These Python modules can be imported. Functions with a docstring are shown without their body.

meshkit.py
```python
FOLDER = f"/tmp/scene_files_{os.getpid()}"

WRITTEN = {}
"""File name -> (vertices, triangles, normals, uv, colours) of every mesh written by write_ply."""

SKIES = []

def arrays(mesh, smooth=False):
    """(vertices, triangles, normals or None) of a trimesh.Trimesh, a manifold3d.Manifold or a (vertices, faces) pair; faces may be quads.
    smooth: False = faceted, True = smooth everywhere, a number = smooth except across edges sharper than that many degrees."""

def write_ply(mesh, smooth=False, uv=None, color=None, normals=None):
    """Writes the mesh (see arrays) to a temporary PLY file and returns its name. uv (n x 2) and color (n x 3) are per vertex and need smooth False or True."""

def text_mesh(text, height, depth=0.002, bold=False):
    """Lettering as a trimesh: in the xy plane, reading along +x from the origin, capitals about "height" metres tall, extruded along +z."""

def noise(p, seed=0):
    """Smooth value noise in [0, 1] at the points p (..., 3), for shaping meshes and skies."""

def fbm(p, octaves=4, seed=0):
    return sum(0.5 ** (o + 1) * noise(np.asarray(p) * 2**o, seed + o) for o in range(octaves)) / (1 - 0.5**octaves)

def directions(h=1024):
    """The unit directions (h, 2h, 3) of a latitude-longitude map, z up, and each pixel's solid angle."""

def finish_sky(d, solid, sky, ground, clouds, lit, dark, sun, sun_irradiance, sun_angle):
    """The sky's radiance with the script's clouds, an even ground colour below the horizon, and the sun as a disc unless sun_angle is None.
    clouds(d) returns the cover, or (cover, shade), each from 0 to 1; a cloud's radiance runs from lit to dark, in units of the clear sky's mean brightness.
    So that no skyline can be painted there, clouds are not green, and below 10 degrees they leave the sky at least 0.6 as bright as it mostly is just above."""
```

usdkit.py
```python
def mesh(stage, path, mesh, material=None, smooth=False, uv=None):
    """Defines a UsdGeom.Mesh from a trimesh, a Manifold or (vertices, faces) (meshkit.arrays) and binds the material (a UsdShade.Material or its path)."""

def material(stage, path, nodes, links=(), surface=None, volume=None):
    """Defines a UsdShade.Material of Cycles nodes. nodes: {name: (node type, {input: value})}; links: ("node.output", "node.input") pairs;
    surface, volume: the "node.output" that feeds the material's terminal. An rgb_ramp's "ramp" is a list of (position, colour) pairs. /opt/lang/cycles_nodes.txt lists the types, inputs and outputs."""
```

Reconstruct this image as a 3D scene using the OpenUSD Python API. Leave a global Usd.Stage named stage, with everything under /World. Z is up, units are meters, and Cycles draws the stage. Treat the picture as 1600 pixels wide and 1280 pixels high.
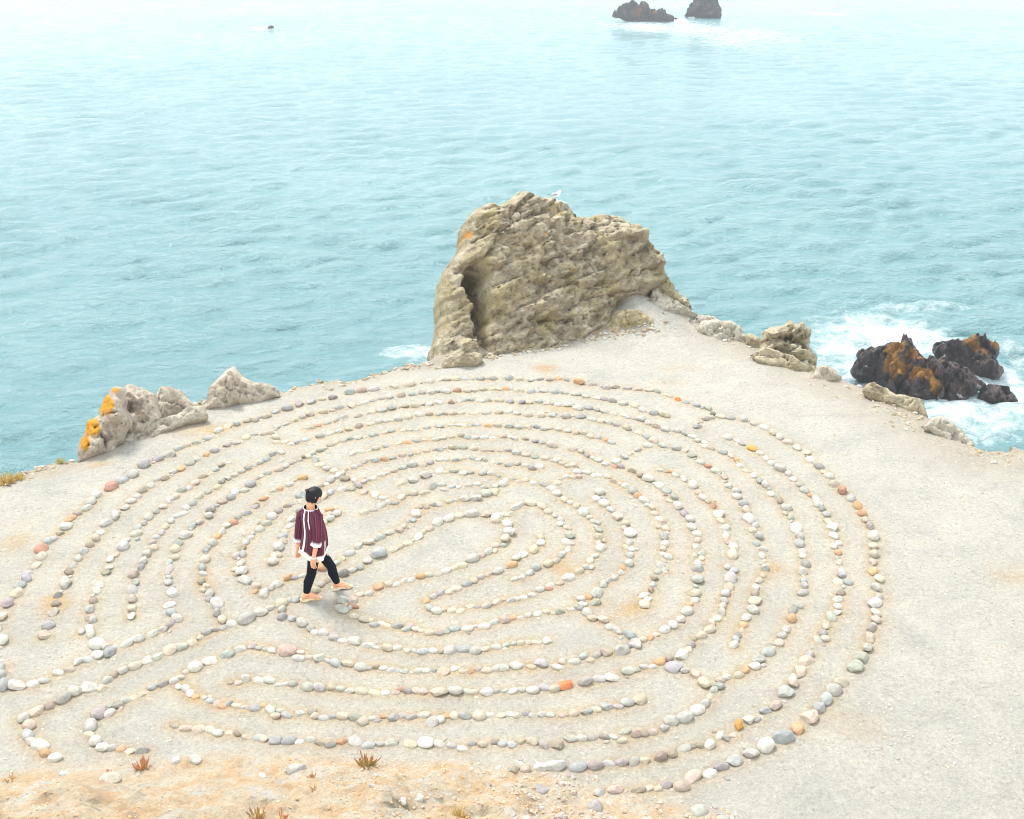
import math, random
import numpy as np, trimesh, manifold3d, usdkit, meshkit
from scipy.spatial import cKDTree, Delaunay
from shapely.geometry import Polygon, Point
import shapely
from pxr import Usd, UsdGeom, UsdLux, UsdShade, Sdf, Gf, Vt

stage = Usd.Stage.CreateInMemory()
UsdGeom.SetStageUpAxis(stage, UsdGeom.Tokens.z)
UsdGeom.SetStageMetersPerUnit(stage, 1.0)
UsdGeom.Xform.Define(stage, '/World')
T = Sdf.ValueTypeNames

# ------------------------------------------------------------------ camera, sky, sun
EYE = 8.25
PITCH = math.radians(23.4)
cam = UsdGeom.Camera.Define(stage, '/World/camera')
cam.AddTranslateOp().Set(Gf.Vec3d(0, 0, EYE))
cam.AddRotateXOp().Set(90 - math.degrees(PITCH))
cam.CreateHorizontalApertureAttr(36.0)
cam.CreateVerticalApertureAttr(28.8)
cam.CreateFocalLengthAttr(40.5)
cam.CreateExposureAttr(1.50)

SUN_ELEV, SUN_AZ = math.radians(58), math.radians(-38)      # azimuth from +y towards +x
sun = UsdLux.DistantLight.Define(stage, '/World/sun')
sun.CreateNormalizeAttr(True)
sun.CreateIntensityAttr(0.48)
sun.CreateAngleAttr(16.0)
sun.CreateColorAttr(Gf.Vec3f(1.0, 0.95, 0.87))
sun.AddRotateZOp().Set(-math.degrees(SUN_AZ))
sun.AddRotateXOp().Set(-(90 - math.degrees(SUN_ELEV)))
sky = UsdLux.DomeLight.Define(stage, '/World/sky')
M_sky = usdkit.material(stage, '/World/Looks/sky', {
    'sky': ('sky_texture', {'sky_type': 'single_scattering', 'sun_disc': False, 'sun_elevation': SUN_ELEV, 'sun_rotation': SUN_AZ}),
    'tc': ('texture_coordinate', {}),
    'n': ('noise_texture', {'scale': 2.2, 'detail': 5.0, 'roughness': 0.55}),
    'ramp': ('rgb_ramp', {'ramp': [(0.30, (0.80, 0.80, 0.80)), (0.65, (1, 1, 1))]}),
    'cloud': ('mix', {'mix_type': 'multiply', 'fac': 1.0, 'color1': (8.3, 9.0, 9.35)}),
    'sz': ('separate_xyz', {}), 'cie': ('map_range', {'from_min': 0.0, 'from_max': 1.0, 'to_min': 0.63, 'to_max': 1.09, 'clamp': True}),
    'cl2': ('mix', {'mix_type': 'multiply', 'fac': 1.0}),
    'mix': ('mix', {'fac': 0.88}),
    'bg': ('background_shader', {'strength': 0.095}),
}, [('tc.generated', 'n.vector'), ('n.fac', 'ramp.fac'), ('ramp.color', 'cloud.color2'), ('sky.color', 'mix.color1'), ('tc.generated', 'sz.vector'), ('sz.z', 'cie.value'), ('cloud.color', 'cl2.color1'), ('cie.result', 'cl2.color2'), ('cl2.color', 'mix.color2'),
    ('mix.color', 'bg.color')], surface='bg.background')
UsdShade.MaterialBindingAPI.Apply(sky.GetPrim()).Bind(M_sky)

# ------------------------------------------------------------------ helpers
used = {}
def numbered(name, parent='/World'):
    k = used.get((parent, name), 0)
    used[(parent, name)] = k + 1
    return f'{parent}/{name}' + (f'_{k:03d}' if k else '')

def tag(p, label=None, cat=None, group=None, kind=None):
    p = p.GetPrim() if hasattr(p, 'GetPrim') else p
    for k, v in (('label', label), ('category', cat), ('group', group), ('kind', kind)):
        if v:
            p.SetCustomDataByKey(k, v)
    return p

def put(name, mesh, mat, parent='/World', smooth=35, prim=None, prims=None):
    path = numbered(name, parent if isinstance(parent, str) else str(parent.GetPath()))
    m = usdkit.mesh(stage, path, mesh, mat, smooth=smooth)
    for k, (vals, typ) in (prims or {}).items():
        v = np.asarray(vals, np.float32)
        pv = UsdGeom.PrimvarsAPI(m).CreatePrimvar(k, T.Color3fArray if typ == 'c' else T.FloatArray, 'vertex')
        pv.Set(Vt.Vec3fArray.FromNumpy(v) if typ == 'c' else Vt.FloatArray.FromNumpy(v))
    return m.GetPrim()

def thing(name, label, cat, group=None, loc=(0, 0, 0), rotz=0.0):
    x = UsdGeom.Xform.Define(stage, numbered(name))
    x.AddTranslateOp().Set(Gf.Vec3d(*map(float, loc)))
    x.AddRotateZOp().Set(float(rotz))
    return tag(x, label, cat, group)

def mat(name, nodes, links, surface='p.BSDF', volume=None):
    return usdkit.material(stage, '/World/Looks/' + name, nodes, links, surface=surface, volume=volume)

def plain(name, col, rough=0.6, var=0.12, scale=30.0, bump=0.0, **kw):
    nodes = {'g': ('texture_coordinate', {}), 'n': ('noise_texture', {'scale': scale, 'detail': 4.0}),
             'r': ('rgb_ramp', {'ramp': [(0.25, [c * (1 - var) for c in col]), (0.75, [min(1, c * (1 + var)) for c in col])]}),
             'b': ('bump', {'strength': bump, 'distance': 0.01}), 'p': ('principled_bsdf', {'roughness': rough, **kw})}
    return mat(name, nodes, [('g.object', 'n.vector'), ('n.fac', 'r.fac'), ('r.color', 'p.base_color'), ('n.fac', 'b.height'), ('b.normal', 'p.normal')])

def fb(x, y, z=0.0, s=1.0, o=4, seed=0):
    x, y = np.broadcast_arrays(np.asarray(x, float), np.asarray(y, float))
    return meshkit.fbm(np.stack([x * s, y * s, np.zeros_like(x) + z], -1), o, seed) - 0.5

# ------------------------------------------------------------------ the lie of the land
SEA = -13.5
EDGE = Polygon([(-9.834, 14.626), (-8.524, 15.87), (-8.117, 16.331), (-7.673, 16.767), (-7.162, 17.149), (-7.049, 17.699), (-6.864, 18.498), (-6.438, 18.978), (-5.962, 19.359), (-5.582, 19.479), (-5.387, 19.909), (-4.853, 20.225), (-4.338, 20.066), (-3.664, 20.387), (-2.976, 20.751), (-2.508, 21.022), (-2.035, 21.37), (-1.59, 21.583), (-1.324, 22.399), (-0.844, 24.024), (0.743, 25.575), (2.393, 25.769), (3.52, 25.195), (3.888, 24.463), (4.234, 24.111), (4.739, 23.768), (4.972, 23.146), (5.202, 22.591), (5.783, 22.209), (6.092, 21.583), (6.324, 20.751), (6.587, 20.355), (6.869, 20.066), (7.107, 19.661), (7.33, 18.892), (7.549, 18.693), (7.706, 18.334), (7.808, 17.699), (7.939, 17.471), (8.134, 17.421), (8.398, 17.546), (8.634, 17.597), (9.193, 17.396), (10.024, 16.909), (11.0, 16.043), (45.0, 12.0), (45.0, -24.0), (-45.0, -24.0), (-45.0, 12.0)])
BANK = np.array([[-60, 9.156], [-6.261, 9.356], [-5.319, 9.471], [-4.961, 9.578], [-4.525, 9.677], [-3.979, 9.657], [-3.41, 9.808], [-2.602, 9.859], [-1.9, 9.737], [-1.347, 9.637], [-0.67, 9.568], [0.0, 9.433], [0.525, 9.29], [0.971, 9.124], [1.54, 9.015], [2.02, 8.812], [2.465, 8.515], [2.979, 8.114], [60, 5.114000000000001]])
STAINS = [[1.52, 12.55, 0.37, 0.38, 0.9], [0.75, 13.65, 0.35, 0.24, 0.9], [0.69, 21.13, 0.28, 0.24, 0.9], [3.61, 13.48, 0.19, 0.27, 0.8], [-5.93, 12.7, 0.25, 0.31, 0.8], [-7.09, 14.26, 0.23, 0.75, 0.7], [3.05, 20.35, 0.34, 0.23, 0.6], [3.34, 21.13, 0.38, 0.21, 0.4], [-5.54, 18.17, 0.67, 0.33, 0.8], [-1.03, 16.6, 0.62, 0.19, 0.3], [6.8, 13.32, 0.34, 0.5, 0.5], [-7.57, 16.49, 0.41, 0.23, 0.4], [0.92, 19.06, 0.35, 0.18, 0.5], [2.76, 11.91, 0.16, 0.42, 0.3], [-6.76, 16.84, 0.31, 0.14, 0.9], [3.75, 10.32, 0.43, 0.34, 0.3]]
RIMLEN = 30.67
RAMP = [2.788, 23.768]
def signed(x, y):
    p = shapely.points(np.ravel(x), np.ravel(y))
    d = shapely.distance(p, EDGE.exterior)
    return np.where(shapely.contains(EDGE, p), d, -d).reshape(np.shape(x))

def bank_of(x, y):
    return np.interp(x, BANK[:, 0], BANK[:, 1]) + 0.35 * fb(x, y, 3.0, 0.9, 4, 5) - y

def height(x, y, fine=True):
    x, y = np.asarray(x, float), np.asarray(y, float)
    d = signed(x, y) + 0.50 * fb(x, y, 1.0, 1.1, 5, 2) + 0.22 * fb(x, y, 1.0, 4.5, 3, 12)
    z = 0.05 * fb(x, y, 0.0, 0.5, 3, 1) + 0.045 * fb(x, y, 0, 3.0, 4, 9)
    z = z + 0.24 * np.exp(-np.clip(d, 0, None) / 0.4) * (fb(x, y, 2.0, 1.9, 5, 3) + 0.12) - 0.10 * np.exp(-np.clip(d, 0, None) / 0.25)
    z = z + 0.62 * np.exp(-((x - RAMP[0]) / 1.0) ** 2 - ((y - RAMP[1]) / 0.9) ** 2) * (1 + 0.5 * fb(x, y, 11.0, 2.0, 4, 15))
    b = bank_of(x, y)
    soft = 0.18
    up = soft * np.logaddexp(0, b / soft)
    z = z + 0.42 * up + np.clip(b + 0.1, 0, 0.6) * (0.7 * fb(x, y, 5.0, 1.6, 5, 7) + 0.30 * fb(x, y, 6.0, 6.0, 4, 8))
    out = np.clip(-d, 0, None)
    cliff = 2.4 * out + 0.9 * fb(x, y, 4.0, 0.7, 4, 6) * np.clip(out, 0, 1.5) + 0.35 * np.sin(out * 5.0) * np.clip(out, 0, 0.5)
    return np.maximum(z - cliff, SEA - 2.0)
# ---end-terrain---

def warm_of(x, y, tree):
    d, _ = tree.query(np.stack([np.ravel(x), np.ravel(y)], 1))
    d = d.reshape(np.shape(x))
    w = np.exp(-np.clip(d - 0.05, 0, None) / 0.085) * (0.85 + 1.2 * fb(x, y, 8.0, 2.2, 3, 31))  # tan soil washed along the stones, with shade beside the rows painted in
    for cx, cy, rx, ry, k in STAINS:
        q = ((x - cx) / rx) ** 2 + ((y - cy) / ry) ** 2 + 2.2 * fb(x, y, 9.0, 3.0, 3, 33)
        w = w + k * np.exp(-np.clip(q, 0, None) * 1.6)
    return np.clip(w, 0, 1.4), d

STONE_ROWS = {
    'O': ('outermost ring', '-5.87 10.94 0.192 g 1;-5.99 11.15 0.173 g 1;-6.05 11.29 0.168 g 1;-6.27 11.86 0.193 w 1;-6.43 12.11 0.180 w 1;-6.48 12.40 0.204 t 1;-6.52 12.67 0.187 m 1;-6.50 12.93 0.221 t 1;-6.54 13.14 0.184 g 1;-6.53 13.31 0.194 g 1;-6.52 13.67 0.178 p 0;-6.53 13.87 0.193 t 1;-6.61 14.07 0.212 r 1;-6.61 14.32 0.176 g 0;-6.56 14.38 0.138 g 0;-6.51 14.53 0.134 b 0;-6.50 14.72 0.203 w 1;-6.53 14.97 0.217 o 1;-6.48 15.13 0.147 b 0;-6.39 15.30 0.176 l 0;-6.39 15.49 0.197 w 0;-6.37 15.70 0.189 w 0;-6.22 15.97 0.238 r 1;-6.14 16.21 0.218 g 1;-6.03 16.38 0.204 l 0;-5.95 16.74 0.224 g 1;-5.78 16.94 0.190 g 0;-5.64 17.09 0.231 l 1;-5.56 17.36 0.185 l 0;-5.44 17.47 0.141 p 0;-5.32 17.60 0.171 n 0;-5.17 17.78 0.187 l 0;-5.06 18.07 0.196 w 0;-4.95 18.26 0.171 t 0;-4.80 18.35 0.151 g 0;-4.66 18.46 0.139 b 0;-4.55 18.55 0.166 p 0;-4.36 18.68 0.173 t 0;-4.24 18.93 0.189 g 0;-4.05 19.05 0.210 g 0;-3.87 19.24 0.211 m 0;-3.67 19.36 0.215 g 0;-3.50 19.50 0.161 t 0;-3.30 19.56 0.187 m 0;-3.02 19.82 0.206 g 0;-2.81 19.88 0.193 t 0;-2.59 19.94 0.216 l 0;-2.23 20.09 0.177 t 0;-1.94 20.19 0.214 p 0;-1.57 20.34 0.171 w 0;-1.39 20.45 0.164 w 0;-1.24 20.46 0.142 p 0;-1.08 20.50 0.149 t 0;-0.90 20.53 0.176 g 0;-0.61 20.54 0.178 l 0;-0.37 20.50 0.183 n 0;-0.06 20.54 0.172 g 0;0.15 20.50 0.171 p 0;0.37 20.48 0.178 w 0;0.55 20.50 0.165 m 0;0.72 20.45 0.158 m 0;0.88 20.52 0.164 o 0;1.05 20.44 0.167 g 0;1.28 20.28 0.237 o 0;1.53 20.20 0.171 m 0;1.77 20.05 0.185 l 0;1.95 20.05 0.172 b 0;2.16 20.02 0.180 l 0;2.36 19.95 0.190 p 0;2.57 19.91 0.166 p 0;2.71 19.85 0.163 n 0;2.84 19.70 0.135 p 0;2.92 19.62 0.144 p 0;3.04 19.44 0.171 R 0;3.17 19.32 0.145 g 0;3.33 19.19 0.186 g 0;3.53 19.03 0.190 n 0;3.58 18.81 0.133 d 0;3.69 18.69 0.195 t 0;3.87 18.66 0.199 n 0;4.08 18.58 0.184 l 0;4.23 18.39 0.177 l 0;4.38 18.22 0.186 w 0;4.47 17.99 0.173 t 0;4.56 17.80 0.196 w 0;4.66 17.60 0.196 p 0;4.77 17.43 0.193 w 0;4.88 17.25 0.200 p 0;4.88 16.96 0.201 w 0;4.95 16.67 0.197 m 0;4.97 16.50 0.154 t 0;5.03 16.35 0.194 l 0;5.04 16.08 0.181 t 0;5.10 15.83 0.227 r 1;5.17 15.59 0.196 l 0;5.21 15.36 0.205 o 1;5.21 15.12 0.184 o 0;5.20 14.91 0.175 p 0;5.22 14.75 0.191 m 1;5.17 14.40 0.213 w 1;5.09 14.14 0.202 p 1;5.04 13.91 0.190 t 1;4.97 13.71 0.181 p 1;4.89 13.47 0.183 o 1;4.93 13.28 0.183 t 1;4.82 13.05 0.202 l 1;4.80 12.84 0.170 l 0;4.69 12.68 0.224 w 1;4.64 12.45 0.176 w 1;4.60 12.30 0.175 p 1;4.48 12.10 0.176 m 1;4.41 11.91 0.178 t 1;4.33 11.72 0.193 l 1;4.18 11.48 0.237 n 1;4.05 11.29 0.250 n 1;3.82 11.01 0.216 p 1;3.69 10.86 0.208 l 1;3.56 10.69 0.206 g 1;3.45 10.54 0.192 g 1;3.30 10.38 0.213 p 1;3.13 10.20 0.204 o 1;2.94 10.05 0.246 g 1;2.73 9.91 0.217 w 1;2.55 9.80 0.211 w 1;2.36 9.69 0.185 g 1;2.19 9.59 0.191 m 1;2.06 9.49 0.182 w 1;1.87 9.43 0.220 p 1;1.73 9.27 0.184 p 1;1.58 9.29 0.131 m 0;1.48 9.23 0.111 t 0;1.40 9.24 0.122 p 0;1.28 9.20 0.163 b 1;1.05 9.19 0.183 p 1;0.88 9.13 0.148 l 1'),
    'R2': ('second ring', '-5.78 11.97 0.205 p 1;-5.83 12.20 0.192 g 1;-5.87 12.48 0.185 p 1;-5.90 12.69 0.165 b 0;-5.95 12.87 0.163 d 0;-5.95 13.18 0.239 w 1;-6.02 13.48 0.167 b 0;-6.02 13.66 0.154 l 0;-6.02 13.85 0.157 w 0;-6.01 14.04 0.153 g 0;-5.98 14.21 0.140 b 0;-5.95 14.39 0.169 t 0;-5.94 14.57 0.148 l 0;-5.94 14.81 0.212 w 1;-5.87 15.01 0.200 w 1;-5.81 15.30 0.191 w 0;-5.79 15.51 0.177 l 0;-5.75 15.68 0.153 w 0;-5.70 15.87 0.164 b 0;-5.64 16.04 0.179 w 0;-5.59 16.25 0.138 l 0;-5.48 16.26 0.154 b 0;-5.41 16.50 0.155 l 0;-5.33 16.63 0.170 o 0;-5.23 16.84 0.174 n 0;-5.14 16.97 0.153 w 0;-5.04 17.12 0.146 o 0;-4.94 17.29 0.166 l 0;-4.78 17.51 0.153 l 0;-4.65 17.62 0.178 l 0;-4.53 17.82 0.174 t 0;-4.42 17.94 0.150 g 0'),
    'R2b': ('second ring', '-4.31 17.96 0.110 l 0;-4.23 17.98 0.178 t 0;-4.10 18.28 0.173 g 0;-3.96 18.42 0.156 l 0;-3.83 18.53 0.158 t 0;-3.71 18.66 0.154 m 0;-3.59 18.77 0.178 p 0;-3.38 18.90 0.174 t 0;-3.22 18.99 0.143 t 0;-3.12 19.11 0.163 g 0;-2.90 19.20 0.190 p 0;-2.68 19.33 0.168 l 0;-2.55 19.42 0.162 l 0;-2.40 19.51 0.143 m 0;-2.25 19.59 0.172 w 0;-2.06 19.69 0.185 t 0;-1.84 19.73 0.171 g 0;-1.68 19.79 0.163 m 0;-1.49 19.82 0.186 l 0;-1.23 19.86 0.185 w 0;-1.03 19.91 0.166 r 0;-0.84 19.91 0.154 p 0;-0.70 19.96 0.140 w 0;-0.54 20.00 0.156 t 0;-0.36 20.03 0.144 t 0;-0.24 20.00 0.130 t 0;-0.12 20.02 0.151 o 0;0.13 19.93 0.168 t 0;0.36 19.91 0.190 g 0;0.60 19.96 0.184 w 0;0.80 19.86 0.176 g 0;0.98 19.80 0.170 l 0;1.19 19.72 0.183 l 0;1.36 19.62 0.160 w 0;1.56 19.57 0.169 w 0;1.70 19.50 0.163 m 0;1.84 19.38 0.163 m 0;2.03 19.26 0.170 l 0;2.22 19.17 0.191 t 0;2.35 18.94 0.174 l 0;2.53 18.81 0.198 g 0;2.71 18.72 0.219 t 0'),
    'R4L': ('fourth ring', '-4.13 18.00 0.150 b 0;-4.03 17.82 0.162 t 0;-3.98 17.66 0.149 t 0;-3.84 17.64 0.152 t 0;-3.72 17.56 0.131 w 0;-3.62 17.63 0.140 l 0;-3.50 17.73 0.151 g 0'),
    'R3': ('third ring', '-3.54 18.22 0.116 n 0;-3.44 18.24 0.120 t 0;-3.36 18.32 0.128 r 0;-3.23 18.42 0.158 l 0;-3.09 18.51 0.144 l 0;-2.99 18.65 0.172 g 0;-2.73 18.72 0.171 p 0;-2.50 18.91 0.174 t 0;-2.33 18.95 0.173 g 0;-2.17 19.08 0.190 l 0;-1.95 19.17 0.170 b 0;-1.74 19.20 0.184 t 0;-1.51 19.26 0.187 l 0;-1.34 19.35 0.169 w 0;-1.11 19.35 0.147 b 0;-0.97 19.39 0.134 w 0;-0.87 19.45 0.127 g 0;-0.75 19.47 0.143 g 0;-0.58 19.40 0.151 w 0;-0.44 19.41 0.153 n 0;-0.23 19.43 0.179 t 0;-0.04 19.39 0.179 g 0;0.17 19.33 0.158 g 0;0.31 19.32 0.144 p 0;0.49 19.38 0.151 g 0;0.63 19.31 0.175 p 0;0.84 19.22 0.162 w 0;1.01 19.18 0.154 w 0;1.18 19.05 0.185 w 0;1.38 19.08 0.174 g 0;1.52 18.98 0.142 m 0;1.66 18.90 0.154 l 0;1.82 18.78 0.156 l 0;1.99 18.73 0.138 w 0;2.05 18.65 0.152 g 0;2.28 18.55 0.212 w 0;2.37 18.38 0.162 w 0;2.51 18.23 0.175 b 0;2.65 18.11 0.171 l 0;2.86 18.04 0.173 w 0;2.95 17.91 0.147 n 0;3.08 17.84 0.175 w 0;3.14 17.68 0.143 l 0;3.25 17.61 0.147 w 0;3.23 17.42 0.137 w 0;3.32 17.35 0.152 p 0;3.49 17.21 0.180 g 0;3.59 17.06 0.163 p 0;3.65 16.90 0.132 o 0;3.68 16.69 0.170 w 0;3.75 16.50 0.157 t 0;3.82 16.33 0.160 w 0;3.88 16.13 0.172 g 0;3.95 15.97 0.171 l 0;3.97 15.73 0.166 w 0;4.05 15.64 0.129 n 0;4.07 15.50 0.164 b 0;4.12 15.29 0.202 l 1;4.06 15.11 0.118 t 0;4.12 14.99 0.152 n 0;4.12 14.64 0.237 w 1;4.11 14.42 0.179 l 0;4.07 14.22 0.203 g 1;4.06 13.99 0.161 l 0;4.04 13.87 0.157 w 0;4.03 13.66 0.188 m 1;3.94 13.48 0.195 l 1;3.90 13.24 0.149 g 0;3.88 13.12 0.156 g 0;3.82 12.94 0.186 l 1;3.70 12.63 0.166 n 0;3.60 12.53 0.161 m 0;3.54 12.34 0.171 o 1;3.43 12.12 0.168 w 1;3.34 11.98 0.148 l 0;3.27 11.82 0.167 p 1;3.09 11.61 0.204 g 1;2.94 11.45 0.174 l 1;2.88 11.34 0.159 w 1;2.76 11.26 0.143 o 0;2.66 11.17 0.146 t 0;2.51 11.12 0.131 w 0;2.43 11.05 0.144 p 0'),
    'F2': ('front row', '2.39 10.94 0.155 n 1;2.32 10.87 0.113 l 0;2.26 10.76 0.112 t 0;2.18 10.63 0.172 n 1;2.08 10.53 0.192 w 1;1.92 10.39 0.206 l 1;1.77 10.34 0.187 l 1;1.67 10.23 0.148 g 1;1.54 10.17 0.124 p 0;1.45 10.14 0.119 b 0;1.37 10.13 0.145 b 1;1.23 10.17 0.153 n 1;1.19 10.01 0.130 t 0;1.10 10.06 0.112 w 0;1.00 10.06 0.118 m 0;0.87 10.05 0.126 m 0;0.76 10.04 0.129 w 0;0.64 10.03 0.170 n 1;0.49 9.92 0.173 b 1;0.34 9.91 0.153 l 1;0.21 9.96 0.150 t 1;0.10 9.95 0.109 b 0;0.01 9.89 0.124 g 0;-0.02 9.91 0.120 l 0;-0.10 9.91 0.113 g 0;-0.19 9.94 0.116 b 0;-0.31 9.91 0.117 t 0;-0.43 9.93 0.120 m 0;-0.53 9.84 0.130 w 0;-0.65 9.89 0.134 l 0;-0.78 9.92 0.142 l 1;-0.93 9.94 0.183 w 1;-1.09 9.93 0.183 t 1;-1.30 9.97 0.187 n 1;-1.43 9.95 0.136 l 0;-1.54 9.91 0.149 g 1;-1.69 9.97 0.172 l 1;-1.83 9.98 0.129 o 0;-1.95 9.92 0.136 d 0;-2.07 9.94 0.124 b 0;-2.18 10.01 0.132 l 0;-2.29 9.97 0.115 l 0;-2.41 9.99 0.167 g 1;-2.56 9.99 0.173 g 1;-2.69 10.03 0.121 t 0;-2.76 10.05 0.120 g 0;-2.88 10.06 0.127 t 0;-2.99 10.11 0.117 b 0;-3.09 10.14 0.099 t 0;-3.21 10.14 0.138 l 0;-3.31 10.19 0.128 l 0;-3.43 10.19 0.157 p 1;-3.58 10.22 0.176 p 1;-3.72 10.27 0.128 b 0'),
    'S2': ('second ring', '3.67 17.83 0.201 w 0;3.82 17.72 0.142 w 0;3.88 17.58 0.158 n 0;4.00 17.38 0.212 O 0;4.09 17.18 0.175 t 0;4.15 16.96 0.160 w 0;4.21 16.80 0.173 g 0;4.30 16.58 0.212 l 1;4.40 16.41 0.152 l 0;4.43 16.23 0.163 w 0;4.50 16.06 0.175 n 0;4.52 15.86 0.178 l 0;4.57 15.70 0.115 r 0;4.64 15.61 0.166 w 0;4.63 15.39 0.169 l 0;4.65 15.24 0.148 m 0;4.67 15.08 0.187 l 0;4.64 14.87 0.186 t 0;4.65 14.68 0.224 w 1;4.62 14.45 0.174 w 0;4.65 14.27 0.158 l 0;4.54 14.14 0.157 w 0;4.55 13.96 0.152 o 0;4.51 13.80 0.134 n 0;4.50 13.69 0.152 t 0;4.48 13.48 0.142 l 0;4.45 13.38 0.146 g 0;4.36 13.22 0.148 t 0;4.49 13.21 0.154 g 0;4.33 12.95 0.171 b 0;4.24 12.78 0.168 l 0;4.20 12.61 0.153 w 0;4.15 12.46 0.136 w 0;4.05 12.35 0.190 n 1;3.95 12.18 0.164 t 0;3.86 12.02 0.149 m 0;3.77 11.89 0.139 l 0;3.86 11.91 0.146 t 0;3.59 11.58 0.163 g 1;3.51 11.42 0.197 p 1;3.40 11.24 0.197 p 1;3.26 11.02 0.200 p 1;3.13 10.83 0.228 l 1;2.97 10.60 0.182 p 1;2.84 10.52 0.178 g 1;2.73 10.37 0.133 m 0;2.62 10.35 0.153 w 1;2.50 10.26 0.158 O 1;2.42 10.13 0.120 p 0;2.33 10.08 0.118 n 0;2.27 10.12 0.136 w 0;2.14 9.96 0.164 w 1;2.03 9.95 0.116 b 0;1.94 9.94 0.117 b 0;1.85 9.91 0.161 n 1;1.71 9.82 0.140 b 1;1.57 9.75 0.174 b 1;1.40 9.69 0.133 t 0;1.29 9.66 0.152 l 1;1.15 9.65 0.157 m 1;1.01 9.63 0.155 l 1;0.87 9.58 0.169 m 1;0.68 9.55 0.214 g 1;0.46 9.54 0.231 w 1;0.30 9.51 0.170 w 1;0.13 9.46 0.136 p 1;0.03 9.45 0.112 b 0'),
    'LK1': ('outer short link', '3.53 18.63 0.124 n 0;3.41 18.61 0.179 l 0;3.22 18.24 0.182 g 0'),
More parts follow.
